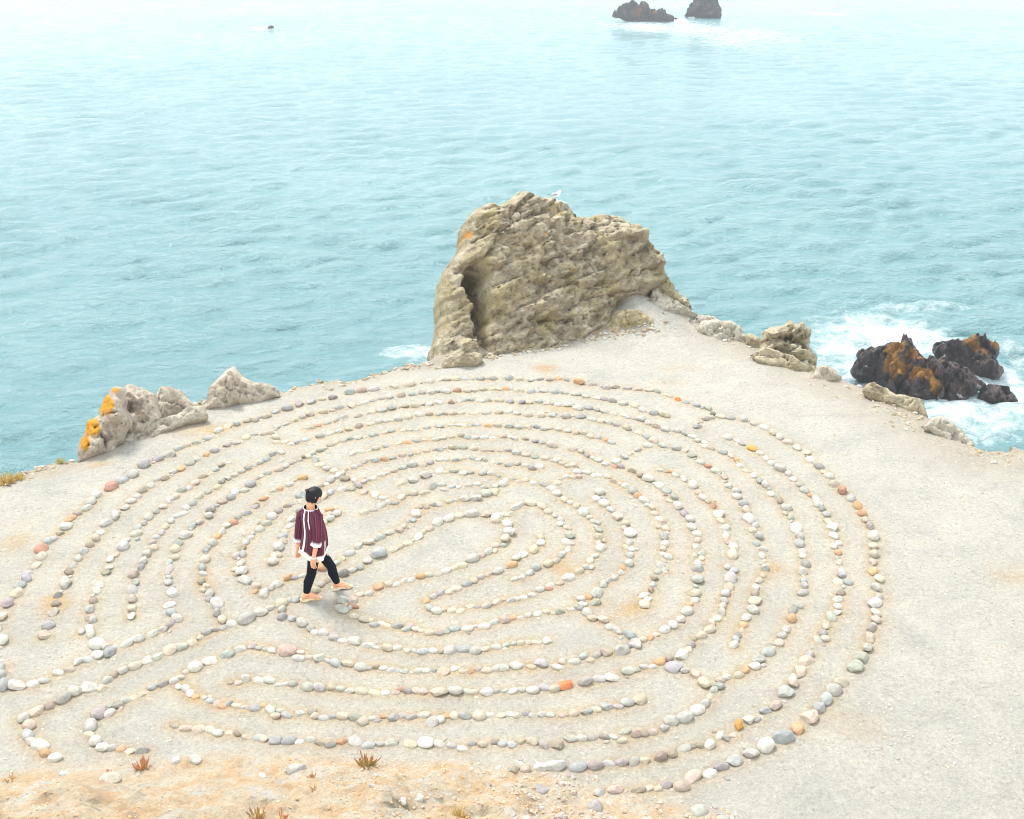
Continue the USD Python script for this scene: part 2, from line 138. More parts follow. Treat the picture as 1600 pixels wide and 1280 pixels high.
    'R4': ('fourth ring', '-3.28 17.88 0.169 m 0;-3.13 17.99 0.168 l 0;-2.98 18.07 0.152 w 0;-2.82 18.15 0.154 t 0;-2.65 18.27 0.188 b 0;-2.46 18.36 0.167 t 0;-2.33 18.45 0.161 l 0;-2.13 18.49 0.142 w 0;-2.00 18.52 0.158 l 0;-1.84 18.65 0.181 t 0;-1.65 18.76 0.164 w 0;-1.48 18.79 0.146 b 0;-1.31 18.79 0.127 g 0;-1.20 18.82 0.121 m 0;-1.06 18.83 0.142 t 0;-0.91 18.86 0.153 t 0;-0.66 18.87 0.170 t 0;-0.46 18.89 0.182 l 0;-0.24 18.88 0.172 b 0;-0.06 18.90 0.142 w 0;0.08 18.82 0.156 w 0;0.28 18.76 0.186 t 0;0.51 18.76 0.172 t 0;0.73 18.76 0.181 l 0;0.96 18.66 0.174 m 0;1.21 18.69 0.192 m 0;1.41 18.55 0.161 w 0;1.57 18.47 0.157 t 0;1.70 18.41 0.143 l 0;1.83 18.33 0.155 l 0;1.99 18.19 0.184 t 0;2.17 18.01 0.170 t 0;2.29 17.83 0.169 g 0;2.40 17.67 0.186 p 0;2.52 17.48 0.190 l 0;2.74 17.34 0.170 l 0;2.86 17.26 0.152 p 0;2.97 17.09 0.186 n 0;3.06 16.83 0.178 l 0;3.17 16.72 0.155 r 0;3.27 16.54 0.180 w 0;3.36 16.31 0.171 p 0;3.37 15.97 0.156 l 0;3.46 15.84 0.184 l 0;3.44 15.64 0.179 w 0;3.50 15.42 0.193 g 0;3.51 15.21 0.185 t 0;3.49 14.93 0.219 w 1;3.55 14.75 0.157 l 0;3.49 14.63 0.150 t 0;3.53 14.42 0.169 g 0;3.46 14.23 0.159 g 0;3.53 14.10 0.165 w 0;3.47 13.89 0.170 w 0;3.45 13.56 0.175 l 0;3.38 13.37 0.148 t 0;3.30 13.23 0.148 p 0;3.22 13.06 0.173 l 1;3.19 12.91 0.156 b 0;3.15 12.75 0.196 t 1;3.09 12.55 0.193 l 1;2.98 12.38 0.187 w 1;2.91 12.21 0.140 o 0;2.87 12.09 0.127 p 0;2.80 11.98 0.119 m 0;2.76 11.90 0.129 g 0;2.71 11.77 0.148 w 0'),
    'LK2': ('inner short link', '2.27 17.46 0.171 w 0;2.09 17.34 0.176 l 0;1.94 17.16 0.159 p 0;1.84 17.04 0.173 l 0;1.69 16.86 0.181 w 0'),
    'R5': ('sixth ring', '-2.64 17.15 0.148 w 0;-2.52 17.23 0.166 w 0;-2.38 17.30 0.132 l 0;-2.27 17.36 0.138 w 0;-2.10 17.43 0.144 l 0;-2.02 17.51 0.110 w 0;-1.91 17.55 0.139 t 0;-1.77 17.59 0.135 o 0;-1.62 17.67 0.142 g 0;-1.46 17.72 0.148 p 0;-1.30 17.72 0.133 l 0;-1.18 17.80 0.136 w 0;-1.02 17.85 0.135 n 0;-0.87 17.90 0.131 b 0;-0.76 17.83 0.138 g 0;-0.63 17.82 0.147 w 0;-0.47 17.81 0.147 w 0;-0.33 17.80 0.135 w 0;-0.16 17.86 0.145 p 0;-0.03 17.84 0.116 w 0;0.05 17.77 0.139 w 0;0.22 17.76 0.153 b 0;0.39 17.67 0.154 g 0;0.51 17.61 0.148 l 0;0.67 17.50 0.204 p 0'),
    'R45': ('third ring', '-4.12 16.87 0.144 w 0;-4.03 16.99 0.174 g 0;-3.96 17.20 0.158 g 0;-3.83 17.24 0.140 l 0'),
    'L4': ('short left row', '-4.18 16.79 0.146 l 0;-4.26 16.65 0.140 n 0;-4.33 16.54 0.133 l 0;-4.41 16.42 0.128 t 0;-4.49 16.30 0.137 l 0;-4.57 16.18 0.152 n 0;-4.59 16.00 0.158 t 0;-4.70 15.83 0.162 n 0;-4.78 15.66 0.171 n 0;-4.83 15.46 0.171 g 0;-4.90 15.30 0.164 w 0;-4.89 15.13 0.141 w 0;-4.98 15.07 0.157 g 0;-5.02 14.91 0.163 l 0;-5.04 14.71 0.151 t 0;-5.05 14.54 0.138 l 0;-5.10 14.43 0.135 g 0;-5.12 14.28 0.141 m 0;-5.04 14.11 0.167 t 0;-5.08 13.93 0.212 l 1;-5.07 13.71 0.164 l 0;-5.07 13.57 0.147 g 0;-5.11 13.39 0.185 p 1;-5.03 13.22 0.156 n 0;-5.02 13.03 0.200 l 1;-4.95 12.79 0.192 p 1;-4.87 12.56 0.160 t 0;-4.83 12.39 0.168 w 1'),
    'C45': ('fifth ring', '-4.04 16.27 0.111 b 0;-3.98 16.36 0.116 w 0;-3.91 16.47 0.153 l 0;-3.75 16.60 0.158 t 0;-3.65 16.74 0.152 w 0;-3.59 16.86 0.123 l 0;-3.55 16.92 0.112 p 0;-3.48 16.97 0.116 l 0;-3.42 17.08 0.135 d 0;-3.31 17.20 0.161 l 0;-3.19 17.30 0.137 n 0;-3.13 17.36 0.144 t 0;-3.04 17.50 0.150 b 0;-2.97 17.62 0.141 t 0;-2.85 17.69 0.128 l 0;-2.74 17.76 0.128 n 0;-2.61 17.80 0.151 w 0;-2.36 17.89 0.209 g 0;-2.19 17.96 0.145 p 0;-2.07 18.01 0.143 g 0;-1.87 18.04 0.143 p 0;-1.76 18.07 0.112 l 0;-1.65 18.09 0.138 l 0;-1.48 18.22 0.175 g 0;-1.28 18.28 0.181 l 0;-1.06 18.34 0.150 p 0;-0.93 18.35 0.124 w 0;-0.84 18.34 0.110 w 0;-0.73 18.35 0.116 g 0;-0.61 18.35 0.145 g 0;-0.42 18.31 0.141 o 0;-0.26 18.31 0.166 t 0;-0.06 18.30 0.169 l 0;0.11 18.25 0.147 g 0;0.28 18.28 0.146 p 0;0.44 18.26 0.153 g 0;0.55 18.13 0.137 l 0;0.66 18.17 0.129 p 0;0.80 18.13 0.134 l 0;0.96 18.09 0.147 l 0;1.10 17.99 0.131 p 0;1.22 17.96 0.145 p 0;1.33 17.83 0.151 t 0;1.47 17.78 0.126 g 0;1.57 17.73 0.139 o 0;1.68 17.61 0.168 g 0'),
    'LK3': ('short link above her', '-3.35 17.08 0.149 t 0;-3.22 16.95 0.185 w 0;-3.11 16.74 0.179 t 0;-2.98 16.61 0.152 w 0;-2.85 16.53 0.154 t 0;-2.75 16.41 0.147 w 0'),
    'L3': ('third ring', '-4.61 16.87 0.120 w 0;-4.71 16.78 0.151 b 0;-4.76 16.61 0.145 g 0;-4.81 16.47 0.130 t 0;-4.90 16.36 0.169 b 0;-4.97 16.14 0.190 p 0;-5.02 15.95 0.139 l 0;-5.11 15.88 0.159 n 0;-5.15 15.67 0.160 t 0;-5.22 15.57 0.153 l 0;-5.25 15.33 0.159 p 0;-5.31 15.17 0.149 n 0;-5.37 15.00 0.167 l 0;-5.39 14.83 0.135 l 0;-5.45 14.71 0.158 g 0;-5.41 14.50 0.182 t 0;-5.50 14.33 0.174 l 0;-5.48 14.14 0.177 l 0;-5.53 13.94 0.153 t 0;-5.56 13.80 0.163 w 0;-5.51 13.59 0.151 w 0;-5.51 13.47 0.165 b 0;-5.49 13.13 0.169 l 0;-5.47 12.98 0.170 l 0;-5.44 12.75 0.166 b 0;-5.41 12.52 0.180 n 1;-5.37 12.32 0.141 b 0;-5.29 12.29 0.148 g 0;-5.27 12.10 0.143 w 0;-5.35 12.05 0.127 l 0;-5.22 11.99 0.170 w 1;-5.06 11.77 0.214 w 1;-5.01 11.57 0.181 w 1'),
    'L5': ('fifth ring', '-4.09 16.07 0.185 g 0;-4.14 15.87 0.153 l 0;-4.27 15.80 0.159 w 0;-4.30 15.63 0.159 g 0;-4.40 15.50 0.178 b 0;-4.51 15.25 0.199 m 1;-4.50 15.05 0.187 l 0;-4.58 14.85 0.157 l 0;-4.66 14.73 0.152 g 0;-4.69 14.49 0.221 w 1;-4.74 14.24 0.181 n 0;-4.73 14.07 0.159 t 0;-4.67 13.85 0.147 t 0;-4.72 13.73 0.137 g 0;-4.67 13.54 0.142 l 0;-4.67 13.45 0.123 g 0;-4.62 13.34 0.136 g 0;-4.60 13.22 0.165 g 0;-4.46 12.94 0.200 w 1;-4.43 12.67 0.199 w 1;-4.35 12.47 0.182 g 1;-4.24 12.34 0.156 w 0'),
    'L6': ('row above the woman', '-3.32 16.29 0.183 o 0;-3.48 16.06 0.165 w 0;-3.60 15.91 0.133 r 0;-3.70 15.85 0.160 l 0;-3.79 15.60 0.174 o 0;-3.86 15.42 0.144 b 0;-3.88 15.35 0.154 m 0;-3.95 15.12 0.172 g 0;-4.05 15.00 0.142 n 0;-4.08 14.83 0.151 r 0;-4.16 14.73 0.151 w 0;-4.18 14.54 0.149 w 0;-4.21 14.42 0.134 o 0;-4.24 14.23 0.170 l 0;-4.29 14.06 0.185 g 1;-4.24 13.79 0.183 p 1;-4.23 13.57 0.161 g 0;-4.18 13.41 0.166 l 0;-4.15 13.22 0.147 b 0;-4.06 13.10 0.132 p 0;-4.08 13.00 0.128 t 0;-3.97 12.92 0.161 l 0;-3.94 12.79 0.145 g 0;-3.81 12.68 0.218 w 1;-3.77 12.47 0.183 g 1;-3.67 12.32 0.150 t 0'),
    'A': ('upper path edge', '-5.72 10.94 0.213 w 1;-5.55 10.99 0.164 w 1;-5.45 11.06 0.142 l 0;-5.34 11.20 0.149 w 0;-5.24 11.27 0.156 p 1;-5.18 11.44 0.168 w 1;-5.08 11.47 0.149 l 0;-4.86 11.62 0.200 g 1;-4.95 11.74 0.140 p 0;-4.83 11.73 0.130 l 0;-4.71 11.77 0.175 w 1;-4.61 11.89 0.173 l 1;-4.47 12.02 0.168 w 1;-4.36 12.12 0.146 w 0;-4.30 12.21 0.114 m 0;-4.27 12.30 0.123 m 0'),
    'B': ('middle path kerb', '-4.96 9.79 0.160 o 1;-4.83 9.71 0.160 w 1;-5.07 9.92 0.216 w 1;-5.18 9.98 0.161 l 1;-5.26 10.09 0.179 g 1;-5.31 10.25 0.167 p 1;-5.42 10.38 0.169 w 1;-5.33 10.49 0.187 p 1;-5.21 10.59 0.169 b 1;-5.09 10.70 0.180 m 1;-5.01 10.83 0.169 w 1;-4.89 10.91 0.220 w 1;-4.73 10.93 0.157 p 1;-4.73 11.09 0.167 l 1;-4.67 11.17 0.127 b 0;-4.59 11.25 0.150 w 0;-4.47 11.34 0.185 t 1;-4.36 11.46 0.150 w 0;-4.26 11.51 0.181 l 1;-4.14 11.64 0.179 t 1;-4.04 11.74 0.186 l 1;-3.92 11.83 0.158 p 0;-3.84 11.93 0.116 p 0;-3.80 12.04 0.136 l 0;-3.71 12.10 0.132 l 0;-3.61 12.15 0.129 l 0;-3.52 12.23 0.161 l 0;-3.36 12.32 0.241 l 1;-3.21 12.47 0.185 l 1;-3.11 12.58 0.137 l 0;-2.98 12.67 0.179 t 1;-2.89 12.76 0.125 g 0;-2.81 12.78 0.163 l 0;-2.62 12.99 0.199 t 1;-2.55 13.15 0.149 l 0;-2.47 13.23 0.156 b 0;-2.28 13.40 0.167 d 0;-2.18 13.51 0.147 l 0;-2.08 13.61 0.153 l 0;-1.99 13.78 0.169 w 0;-1.86 13.94 0.237 g 1;-1.67 14.10 0.157 t 0;-1.58 14.16 0.125 t 0;-1.48 14.25 0.168 t 0;-1.34 14.43 0.174 w 0;-1.28 14.55 0.124 t 0;-1.20 14.65 0.154 t 0;-1.09 14.84 0.211 w 1;-0.94 14.96 0.183 w 0;-0.80 15.07 0.192 t 0;-0.60 15.10 0.222 w 1;-0.41 15.09 0.218 t 1;-0.22 15.04 0.210 w 1;-0.04 15.08 0.194 t 1;0.08 15.33 0.242 w 1;0.29 15.42 0.217 t 1;0.44 15.33 0.191 t 0;0.54 15.16 0.167 t 0;0.64 15.03 0.138 l 0;0.72 14.93 0.133 l 0;0.71 14.80 0.152 w 0;0.80 14.69 0.157 t 0;0.83 14.48 0.204 n 1;0.77 14.27 0.159 w 0;0.85 14.25 0.137 p 0;0.79 14.07 0.145 w 0;0.71 13.97 0.123 w 0;0.68 13.89 0.125 g 0;0.61 13.78 0.140 t 0;0.50 13.69 0.180 t 1;0.32 13.58 0.176 g 0;0.24 13.45 0.143 g 0;0.14 13.33 0.131 w 0;0.03 13.30 0.128 l 0'),
    'B3': ('row below her sandals', '-2.95 12.54 0.143 l 0;-2.92 12.39 0.168 m 1;-2.79 12.34 0.151 g 0;-2.65 12.24 0.179 w 1;-2.52 12.12 0.143 n 0;-2.45 12.04 0.131 l 0;-2.35 12.04 0.148 w 0;-2.19 11.92 0.165 l 1;-2.07 11.85 0.158 w 0;-1.93 11.82 0.184 w 1;-1.75 11.75 0.162 w 1;-1.66 11.72 0.118 l 0;-1.51 11.69 0.145 t 0;-1.40 11.71 0.129 w 0;-1.27 11.66 0.120 p 0;-1.18 11.65 0.109 l 0;-1.08 11.64 0.158 g 0;-0.95 11.65 0.126 l 0;-0.86 11.64 0.100 b 0;-0.76 11.66 0.179 l 1;-0.59 11.70 0.191 g 1;-0.45 11.65 0.147 l 0;-0.33 11.71 0.128 t 0;-0.19 11.74 0.131 w 0;-0.07 11.77 0.119 n 0;-0.02 11.81 0.115 t 0;0.03 11.80 0.110 l 0;0.11 11.81 0.140 t 0;0.20 11.82 0.122 p 0;0.27 11.84 0.118 t 0;0.33 11.84 0.101 l 0;0.43 11.86 0.155 w 0'),
    'H1': ('inner hook', '0.41 14.40 0.153 t 0;0.41 14.25 0.175 w 0;0.31 14.08 0.191 t 1;0.15 13.92 0.162 w 0;0.06 13.84 0.161 w 0;0.01 13.68 0.186 o 1;-0.19 13.50 0.197 l 1;-0.31 13.43 0.148 t 0;-0.42 13.36 0.143 l 0;-0.51 13.27 0.142 t 0;-0.61 13.18 0.150 g 0;-0.74 13.07 0.153 t 0;-0.82 12.98 0.129 t 0;-0.93 12.96 0.154 g 0;-1.03 12.86 0.136 l 0;-1.11 12.77 0.134 o 0;-1.06 12.61 0.165 g 0;-0.97 12.53 0.150 w 0;-0.88 12.55 0.101 t 0;-0.77 12.54 0.140 t 0;-0.66 12.54 0.139 t 0;-0.54 12.65 0.144 t 0;-0.45 12.64 0.102 m 0;-0.33 12.66 0.157 l 0;-0.19 12.73 0.149 p 0;-0.09 12.79 0.105 p 0;-0.02 12.76 0.124 w 0;0.06 12.81 0.110 w 0;0.15 12.86 0.128 w 0;0.26 12.92 0.127 l 0;0.37 13.04 0.147 w 0;0.49 13.08 0.115 r 0;0.51 13.16 0.121 w 0;0.64 13.20 0.124 p 0;0.76 13.34 0.200 w 1;0.91 13.48 0.166 t 0;1.01 13.60 0.137 l 0;1.08 13.60 0.134 n 0;1.08 13.79 0.146 t 0;1.16 13.90 0.167 w 0;1.25 14.10 0.197 w 1;1.23 14.25 0.126 t 0;1.31 14.31 0.116 p 0;1.24 14.42 0.155 t 0;1.26 14.61 0.146 n 0;1.22 14.71 0.124 g 0;1.25 14.82 0.113 l 0;1.19 14.89 0.121 l 0;1.15 15.00 0.147 t 0;1.07 15.15 0.216 w 1;0.97 15.36 0.159 t 0;0.89 15.47 0.136 w 0;0.79 15.57 0.180 t 0;0.69 15.76 0.171 w 0;0.61 15.91 0.176 w 0'),
    'J': ('inner short link', '0.70 16.09 0.190 t 0;0.85 16.33 0.159 w 0;0.96 16.31 0.120 t 0;1.05 16.33 0.121 p 0'),
    'B2': ('inner ring', '0.50 16.04 0.178 m 0;0.33 16.11 0.141 w 0;0.21 16.20 0.123 t 0;0.10 16.15 0.126 p 0;0.01 16.27 0.125 n 0;-0.10 16.21 0.136 w 0;-0.14 16.06 0.158 w 0;-0.25 16.01 0.151 w 0;-0.26 15.80 0.194 t 0;-0.40 15.74 0.193 w 0;-0.54 15.60 0.197 w 0;-0.73 15.56 0.162 w 0;-0.87 15.54 0.133 l 0;-0.95 15.49 0.140 t 0;-1.10 15.40 0.146 w 0;-1.19 15.38 0.120 l 0;-1.29 15.30 0.124 m 0;-1.39 15.32 0.148 p 0;-1.42 15.11 0.203 w 1;-1.45 14.92 0.148 g 0;-1.53 14.91 0.134 g 0;-1.58 14.75 0.154 t 0;-1.63 14.63 0.156 p 0;-1.76 14.56 0.175 w 0;-1.90 14.41 0.202 l 1;-2.04 14.27 0.175 t 0;-2.17 14.17 0.185 w 1;-2.28 13.96 0.185 w 1;-2.37 13.83 0.140 t 0;-2.43 13.71 0.146 l 0;-2.58 13.58 0.193 o 1;-2.69 13.45 0.147 t 0;-2.82 13.39 0.134 l 0;-2.93 13.33 0.135 g 0;-3.02 13.30 0.158 o 0;-3.12 13.13 0.166 w 0;-3.18 13.05 0.136 l 0;-3.25 12.90 0.196 w 1'),
    'H2': ('lower centre edge', '-0.22 14.88 0.131 t 0;-0.07 14.81 0.213 w 1;-0.04 14.57 0.211 w 1;-0.10 14.39 0.209 t 1;-0.12 14.21 0.132 l 0;-0.24 14.19 0.148 p 0;-0.24 14.06 0.123 t 0;-0.33 14.02 0.154 w 0;-0.43 13.91 0.147 p 0;-0.55 13.81 0.208 w 1;-0.69 13.64 0.172 t 0;-0.80 13.59 0.137 t 0;-0.90 13.51 0.157 w 0;-1.01 13.45 0.142 t 0;-1.13 13.42 0.137 w 0;-1.23 13.37 0.144 o 0;-1.35 13.29 0.131 w 0;-1.44 13.28 0.128 w 0;-1.53 13.17 0.146 w 0;-1.65 13.19 0.152 t 0;-1.77 13.10 0.172 o 0;-1.88 12.94 0.145 l 0;-1.99 12.92 0.145 p 0;-2.06 12.76 0.179 p 1;-2.04 12.60 0.150 r 0;-2.20 12.75 0.194 l 1;-2.23 12.60 0.143 w 0;-2.15 12.50 0.153 l 0;-2.08 12.57 0.109 l 0'),
    'H3': ('row under the centre', '-2.00 12.38 0.167 t 1;-1.86 12.31 0.173 t 1;-1.77 12.27 0.110 t 0;-1.72 12.18 0.132 g 0;-1.64 12.23 0.118 w 0;-1.56 12.18 0.112 t 0;-1.44 12.18 0.149 g 0;-1.32 12.11 0.151 g 0;-1.28 12.22 0.118 p 0;-1.20 12.11 0.125 p 0;-1.12 12.08 0.117 t 0;-1.03 12.03 0.130 t 0;-0.91 12.02 0.123 m 0;-0.82 12.06 0.122 n 0;-0.71 12.12 0.163 g 1;-0.56 12.12 0.151 w 0;-0.47 12.19 0.108 l 0;-0.35 12.18 0.158 w 0;-0.23 12.27 0.149 w 0;-0.09 12.33 0.186 p 1;0.02 12.37 0.109 o 0;0.11 12.38 0.112 w 0;0.21 12.42 0.121 w 0;0.33 12.45 0.138 w 0;0.44 12.50 0.127 t 0;0.51 12.48 0.098 t 0;0.61 12.50 0.152 n 0;0.76 12.57 0.134 w 0;0.82 12.61 0.103 w 0;0.92 12.68 0.138 w 0;0.88 12.59 0.113 m 0;0.97 12.51 0.196 w 1;0.90 12.81 0.150 l 0;0.99 12.83 0.129 o 0;1.08 12.70 0.171 n 1;1.11 12.92 0.196 l 1;1.21 13.14 0.163 l 0;1.28 13.24 0.131 g 0;1.38 13.33 0.144 l 0;1.47 13.46 0.136 w 0;1.51 13.58 0.130 o 0;1.61 13.70 0.166 l 0;1.63 13.91 0.155 l 0;1.68 14.07 0.125 w 0;1.60 14.13 0.116 t 0;1.67 14.26 0.180 l 0;1.70 14.53 0.227 w 1;1.63 14.69 0.150 w 0;1.66 14.81 0.165 t 0;1.55 15.00 0.214 p 1;1.48 15.23 0.188 g 0;1.39 15.42 0.189 w 0;1.40 15.62 0.136 g 0;1.29 15.57 0.156 w 0;1.35 15.79 0.183 l 0'),
    'LK4': ('front short link', '1.01 12.36 0.154 t 0;1.16 12.31 0.184 t 1;1.23 12.15 0.149 l 0;1.31 12.05 0.165 w 1;1.46 11.97 0.206 g 1;1.51 11.79 0.191 l 1'),
    'R6': ('seventh ring', '-2.72 16.43 0.159 w 0;-2.68 16.58 0.142 p 0;-2.54 16.67 0.125 l 0;-2.47 16.76 0.121 g 0;-2.39 16.85 0.141 m 0;-2.24 16.89 0.150 g 0;-2.08 16.92 0.148 r 0;-1.95 16.98 0.138 n 0;-1.81 17.10 0.139 p 0;-1.67 17.13 0.122 g 0;-1.57 17.19 0.135 t 0;-1.42 17.27 0.133 p 0;-1.30 17.33 0.121 g 0;-1.21 17.34 0.158 g 0;-0.99 17.39 0.173 t 0;-0.81 17.38 0.164 n 0;-0.64 17.34 0.152 t 0;-0.46 17.31 0.140 b 0;-0.36 17.30 0.139 l 0;-0.20 17.30 0.133 m 0;-0.05 17.30 0.157 m 0;0.07 17.18 0.165 l 0;0.23 17.12 0.144 t 0;0.38 17.06 0.148 n 0;0.53 16.99 0.171 p 0;0.73 16.89 0.157 l 0;0.81 16.79 0.133 t 0;0.91 16.70 0.131 p 0;0.99 16.73 0.145 t 0;1.04 16.50 0.170 w 0;1.19 16.48 0.157 w 0;1.34 16.40 0.182 w 0;1.52 16.32 0.160 t 0;1.60 16.16 0.135 b 0;1.69 16.10 0.128 w 0;1.77 16.01 0.160 w 0;1.87 15.82 0.181 l 0;1.93 15.68 0.155 o 0;2.01 15.52 0.199 w 1;2.10 15.27 0.168 t 0;2.12 15.10 0.143 p 0;2.17 14.96 0.131 w 0;2.21 14.90 0.142 p 0;2.15 14.71 0.138 p 0;2.23 14.66 0.157 t 0;2.17 14.42 0.183 n 0;2.16 14.21 0.191 w 1;2.12 14.07 0.136 p 0;2.10 13.94 0.117 w 0;2.17 13.87 0.149 l 0;2.04 13.63 0.170 l 0;2.08 13.51 0.124 l 0;1.98 13.46 0.145 l 0;1.91 13.30 0.152 b 0;1.88 13.15 0.151 g 0;1.84 13.00 0.144 b 0;1.72 12.87 0.157 w 0;1.77 12.79 0.141 w 0;1.71 12.64 0.183 t 1'),
    'R55': ('sixth ring', '1.00 17.32 0.164 p 0;1.14 17.22 0.155 n 0;1.24 17.08 0.136 m 0;1.32 17.01 0.117 w 0;1.41 16.92 0.159 l 0;1.53 16.77 0.179 l 0;1.68 16.86 0.159 l 0;1.66 16.68 0.128 r 0;1.75 16.65 0.155 m 0;1.91 16.50 0.161 b 0;2.03 16.36 0.137 b 0;2.14 16.22 0.190 w 0;2.30 16.00 0.200 w 0;2.39 15.84 0.178 g 0;2.48 15.64 0.180 n 0;2.39 15.51 0.133 t 0;2.50 15.33 0.220 w 1;2.56 15.09 0.177 m 0;2.62 14.94 0.181 w 0;2.61 14.67 0.179 w 0;2.66 14.51 0.169 w 0;2.65 14.34 0.165 t 0;2.59 14.15 0.185 l 1;2.65 13.96 0.167 g 0;2.54 13.89 0.132 l 0;2.62 13.84 0.119 p 0;2.56 13.73 0.156 w 0;2.53 13.56 0.218 g 1;2.49 13.26 0.210 g 1;2.40 12.94 0.208 t 1;2.39 12.76 0.152 l 0;2.30 12.66 0.133 o 0;2.24 12.49 0.195 w 1;2.14 12.32 0.173 w 1;2.02 12.19 0.166 w 1;1.90 12.07 0.165 w 1;1.78 11.97 0.124 t 0;1.69 11.90 0.120 o 0;1.61 11.87 0.119 t 0'),
    'R55b': ('lower path edge', '1.49 11.78 0.118 w 0;1.42 11.76 0.128 m 0;1.32 11.64 0.214 l 1;1.14 11.62 0.166 p 1;1.02 11.58 0.132 l 0;0.94 11.48 0.132 t 0;0.86 11.57 0.146 g 0;0.74 11.45 0.155 l 0;0.60 11.44 0.132 p 0;0.54 11.34 0.151 w 0;0.34 11.41 0.192 g 1;0.23 11.34 0.130 t 0;0.12 11.38 0.103 n 0;0.04 11.36 0.175 w 1;-0.10 11.30 0.138 w 0;-0.18 11.30 0.135 w 0;-0.30 11.26 0.146 p 0;-0.41 11.29 0.118 p 0;-0.48 11.24 0.106 r 0;-0.59 11.26 0.111 t 0;-0.68 11.31 0.123 w 0;-0.81 11.24 0.161 p 1;-0.94 11.28 0.114 m 0;-1.01 11.28 0.117 w 0;-1.10 11.28 0.143 l 0;-1.17 11.25 0.100 p 0;-1.27 11.26 0.125 g 0;-1.36 11.27 0.118 g 0;-1.43 11.28 0.114 l 0;-1.52 11.31 0.118 w 0;-1.61 11.33 0.115 b 0;-1.70 11.31 0.114 m 0;-1.79 11.33 0.172 l 1;-1.95 11.39 0.153 t 0;-2.10 11.40 0.154 g 0;-2.20 11.45 0.121 g 0;-2.33 11.49 0.172 n 1;-2.44 11.51 0.131 p 0;-2.55 11.62 0.133 p 0;-2.56 11.49 0.168 w 1;-2.72 11.64 0.241 P 1;-2.90 11.65 0.137 w 0;-2.98 11.68 0.115 l 0;-3.07 11.70 0.125 n 0;-3.16 11.73 0.139 m 0;-3.30 11.68 0.158 w 0;-3.43 11.57 0.189 g 1;-3.61 11.43 0.206 w 1;-3.75 11.30 0.172 w 1;-3.84 11.22 0.112 t 0;-3.87 11.12 0.121 l 0;-3.93 11.06 0.139 w 0;-4.05 11.00 0.141 m 0;-4.15 10.95 0.146 g 0;-4.25 10.81 0.155 t 1;-4.32 10.75 0.124 t 0;-4.39 10.69 0.125 l 0;-4.44 10.59 0.133 n 0;-4.53 10.60 0.117 n 0;-4.50 10.47 0.147 w 1;-4.62 10.46 0.187 m 1;-4.64 10.25 0.218 l 1;-4.59 10.08 0.164 t 1;-4.49 9.97 0.156 w 1;-4.38 9.87 0.153 w 1;-4.27 9.87 0.136 l 0;-4.18 9.86 0.123 o 0;-4.07 9.82 0.141 t 1;-3.94 9.82 0.157 g 1'),
    'FK': ('second front row', '-3.85 10.95 0.110 w 0;-3.76 10.91 0.125 w 0;-3.69 10.82 0.143 w 0;-3.61 10.76 0.113 o 0;-3.52 10.76 0.110 l 0;-3.43 10.70 0.127 g 0;-3.33 10.65 0.119 t 0;-3.26 10.61 0.120 o 0;-3.21 10.64 0.126 g 0;-3.10 10.61 0.150 t 1;-3.00 10.57 0.116 l 0;-2.89 10.56 0.132 g 0;-2.81 10.61 0.102 o 0;-2.71 10.53 0.148 w 1;-2.64 10.42 0.140 t 0;-2.60 10.52 0.118 w 0;-2.52 10.44 0.134 l 0;-2.38 10.48 0.157 g 1;-2.24 10.50 0.128 b 0;-2.20 10.44 0.122 t 0;-2.09 10.40 0.130 l 0;-2.00 10.42 0.110 g 0;-1.89 10.42 0.147 t 1;-1.73 10.40 0.179 n 1;-1.65 10.33 0.143 t 0;-1.56 10.40 0.123 l 0;-1.48 10.37 0.118 m 0;-1.43 10.43 0.103 o 0;-1.32 10.40 0.157 g 1;-1.21 10.42 0.119 l 0;-1.12 10.39 0.125 m 0;-0.99 10.44 0.168 l 1;-0.84 10.42 0.138 b 0;-0.79 10.36 0.125 l 0;-0.89 10.30 0.164 l 1;-0.73 10.43 0.138 o 0;-0.64 10.43 0.125 t 0;-0.53 10.42 0.163 g 1;-0.36 10.40 0.159 t 1;-0.25 10.42 0.115 w 0;-0.13 10.41 0.117 p 0;-0.02 10.42 0.112 w 0;0.06 10.40 0.109 t 0;0.15 10.45 0.118 m 0;0.23 10.42 0.115 l 0;0.34 10.44 0.122 w 0;0.43 10.44 0.131 l 0;0.58 10.43 0.120 p 0;0.69 10.46 0.131 p 0;0.83 10.50 0.158 n 1;0.95 10.54 0.131 t 0;1.07 10.59 0.154 g 1;1.20 10.60 0.126 m 0;1.31 10.68 0.164 g 1;1.45 10.72 0.191 T 1'),
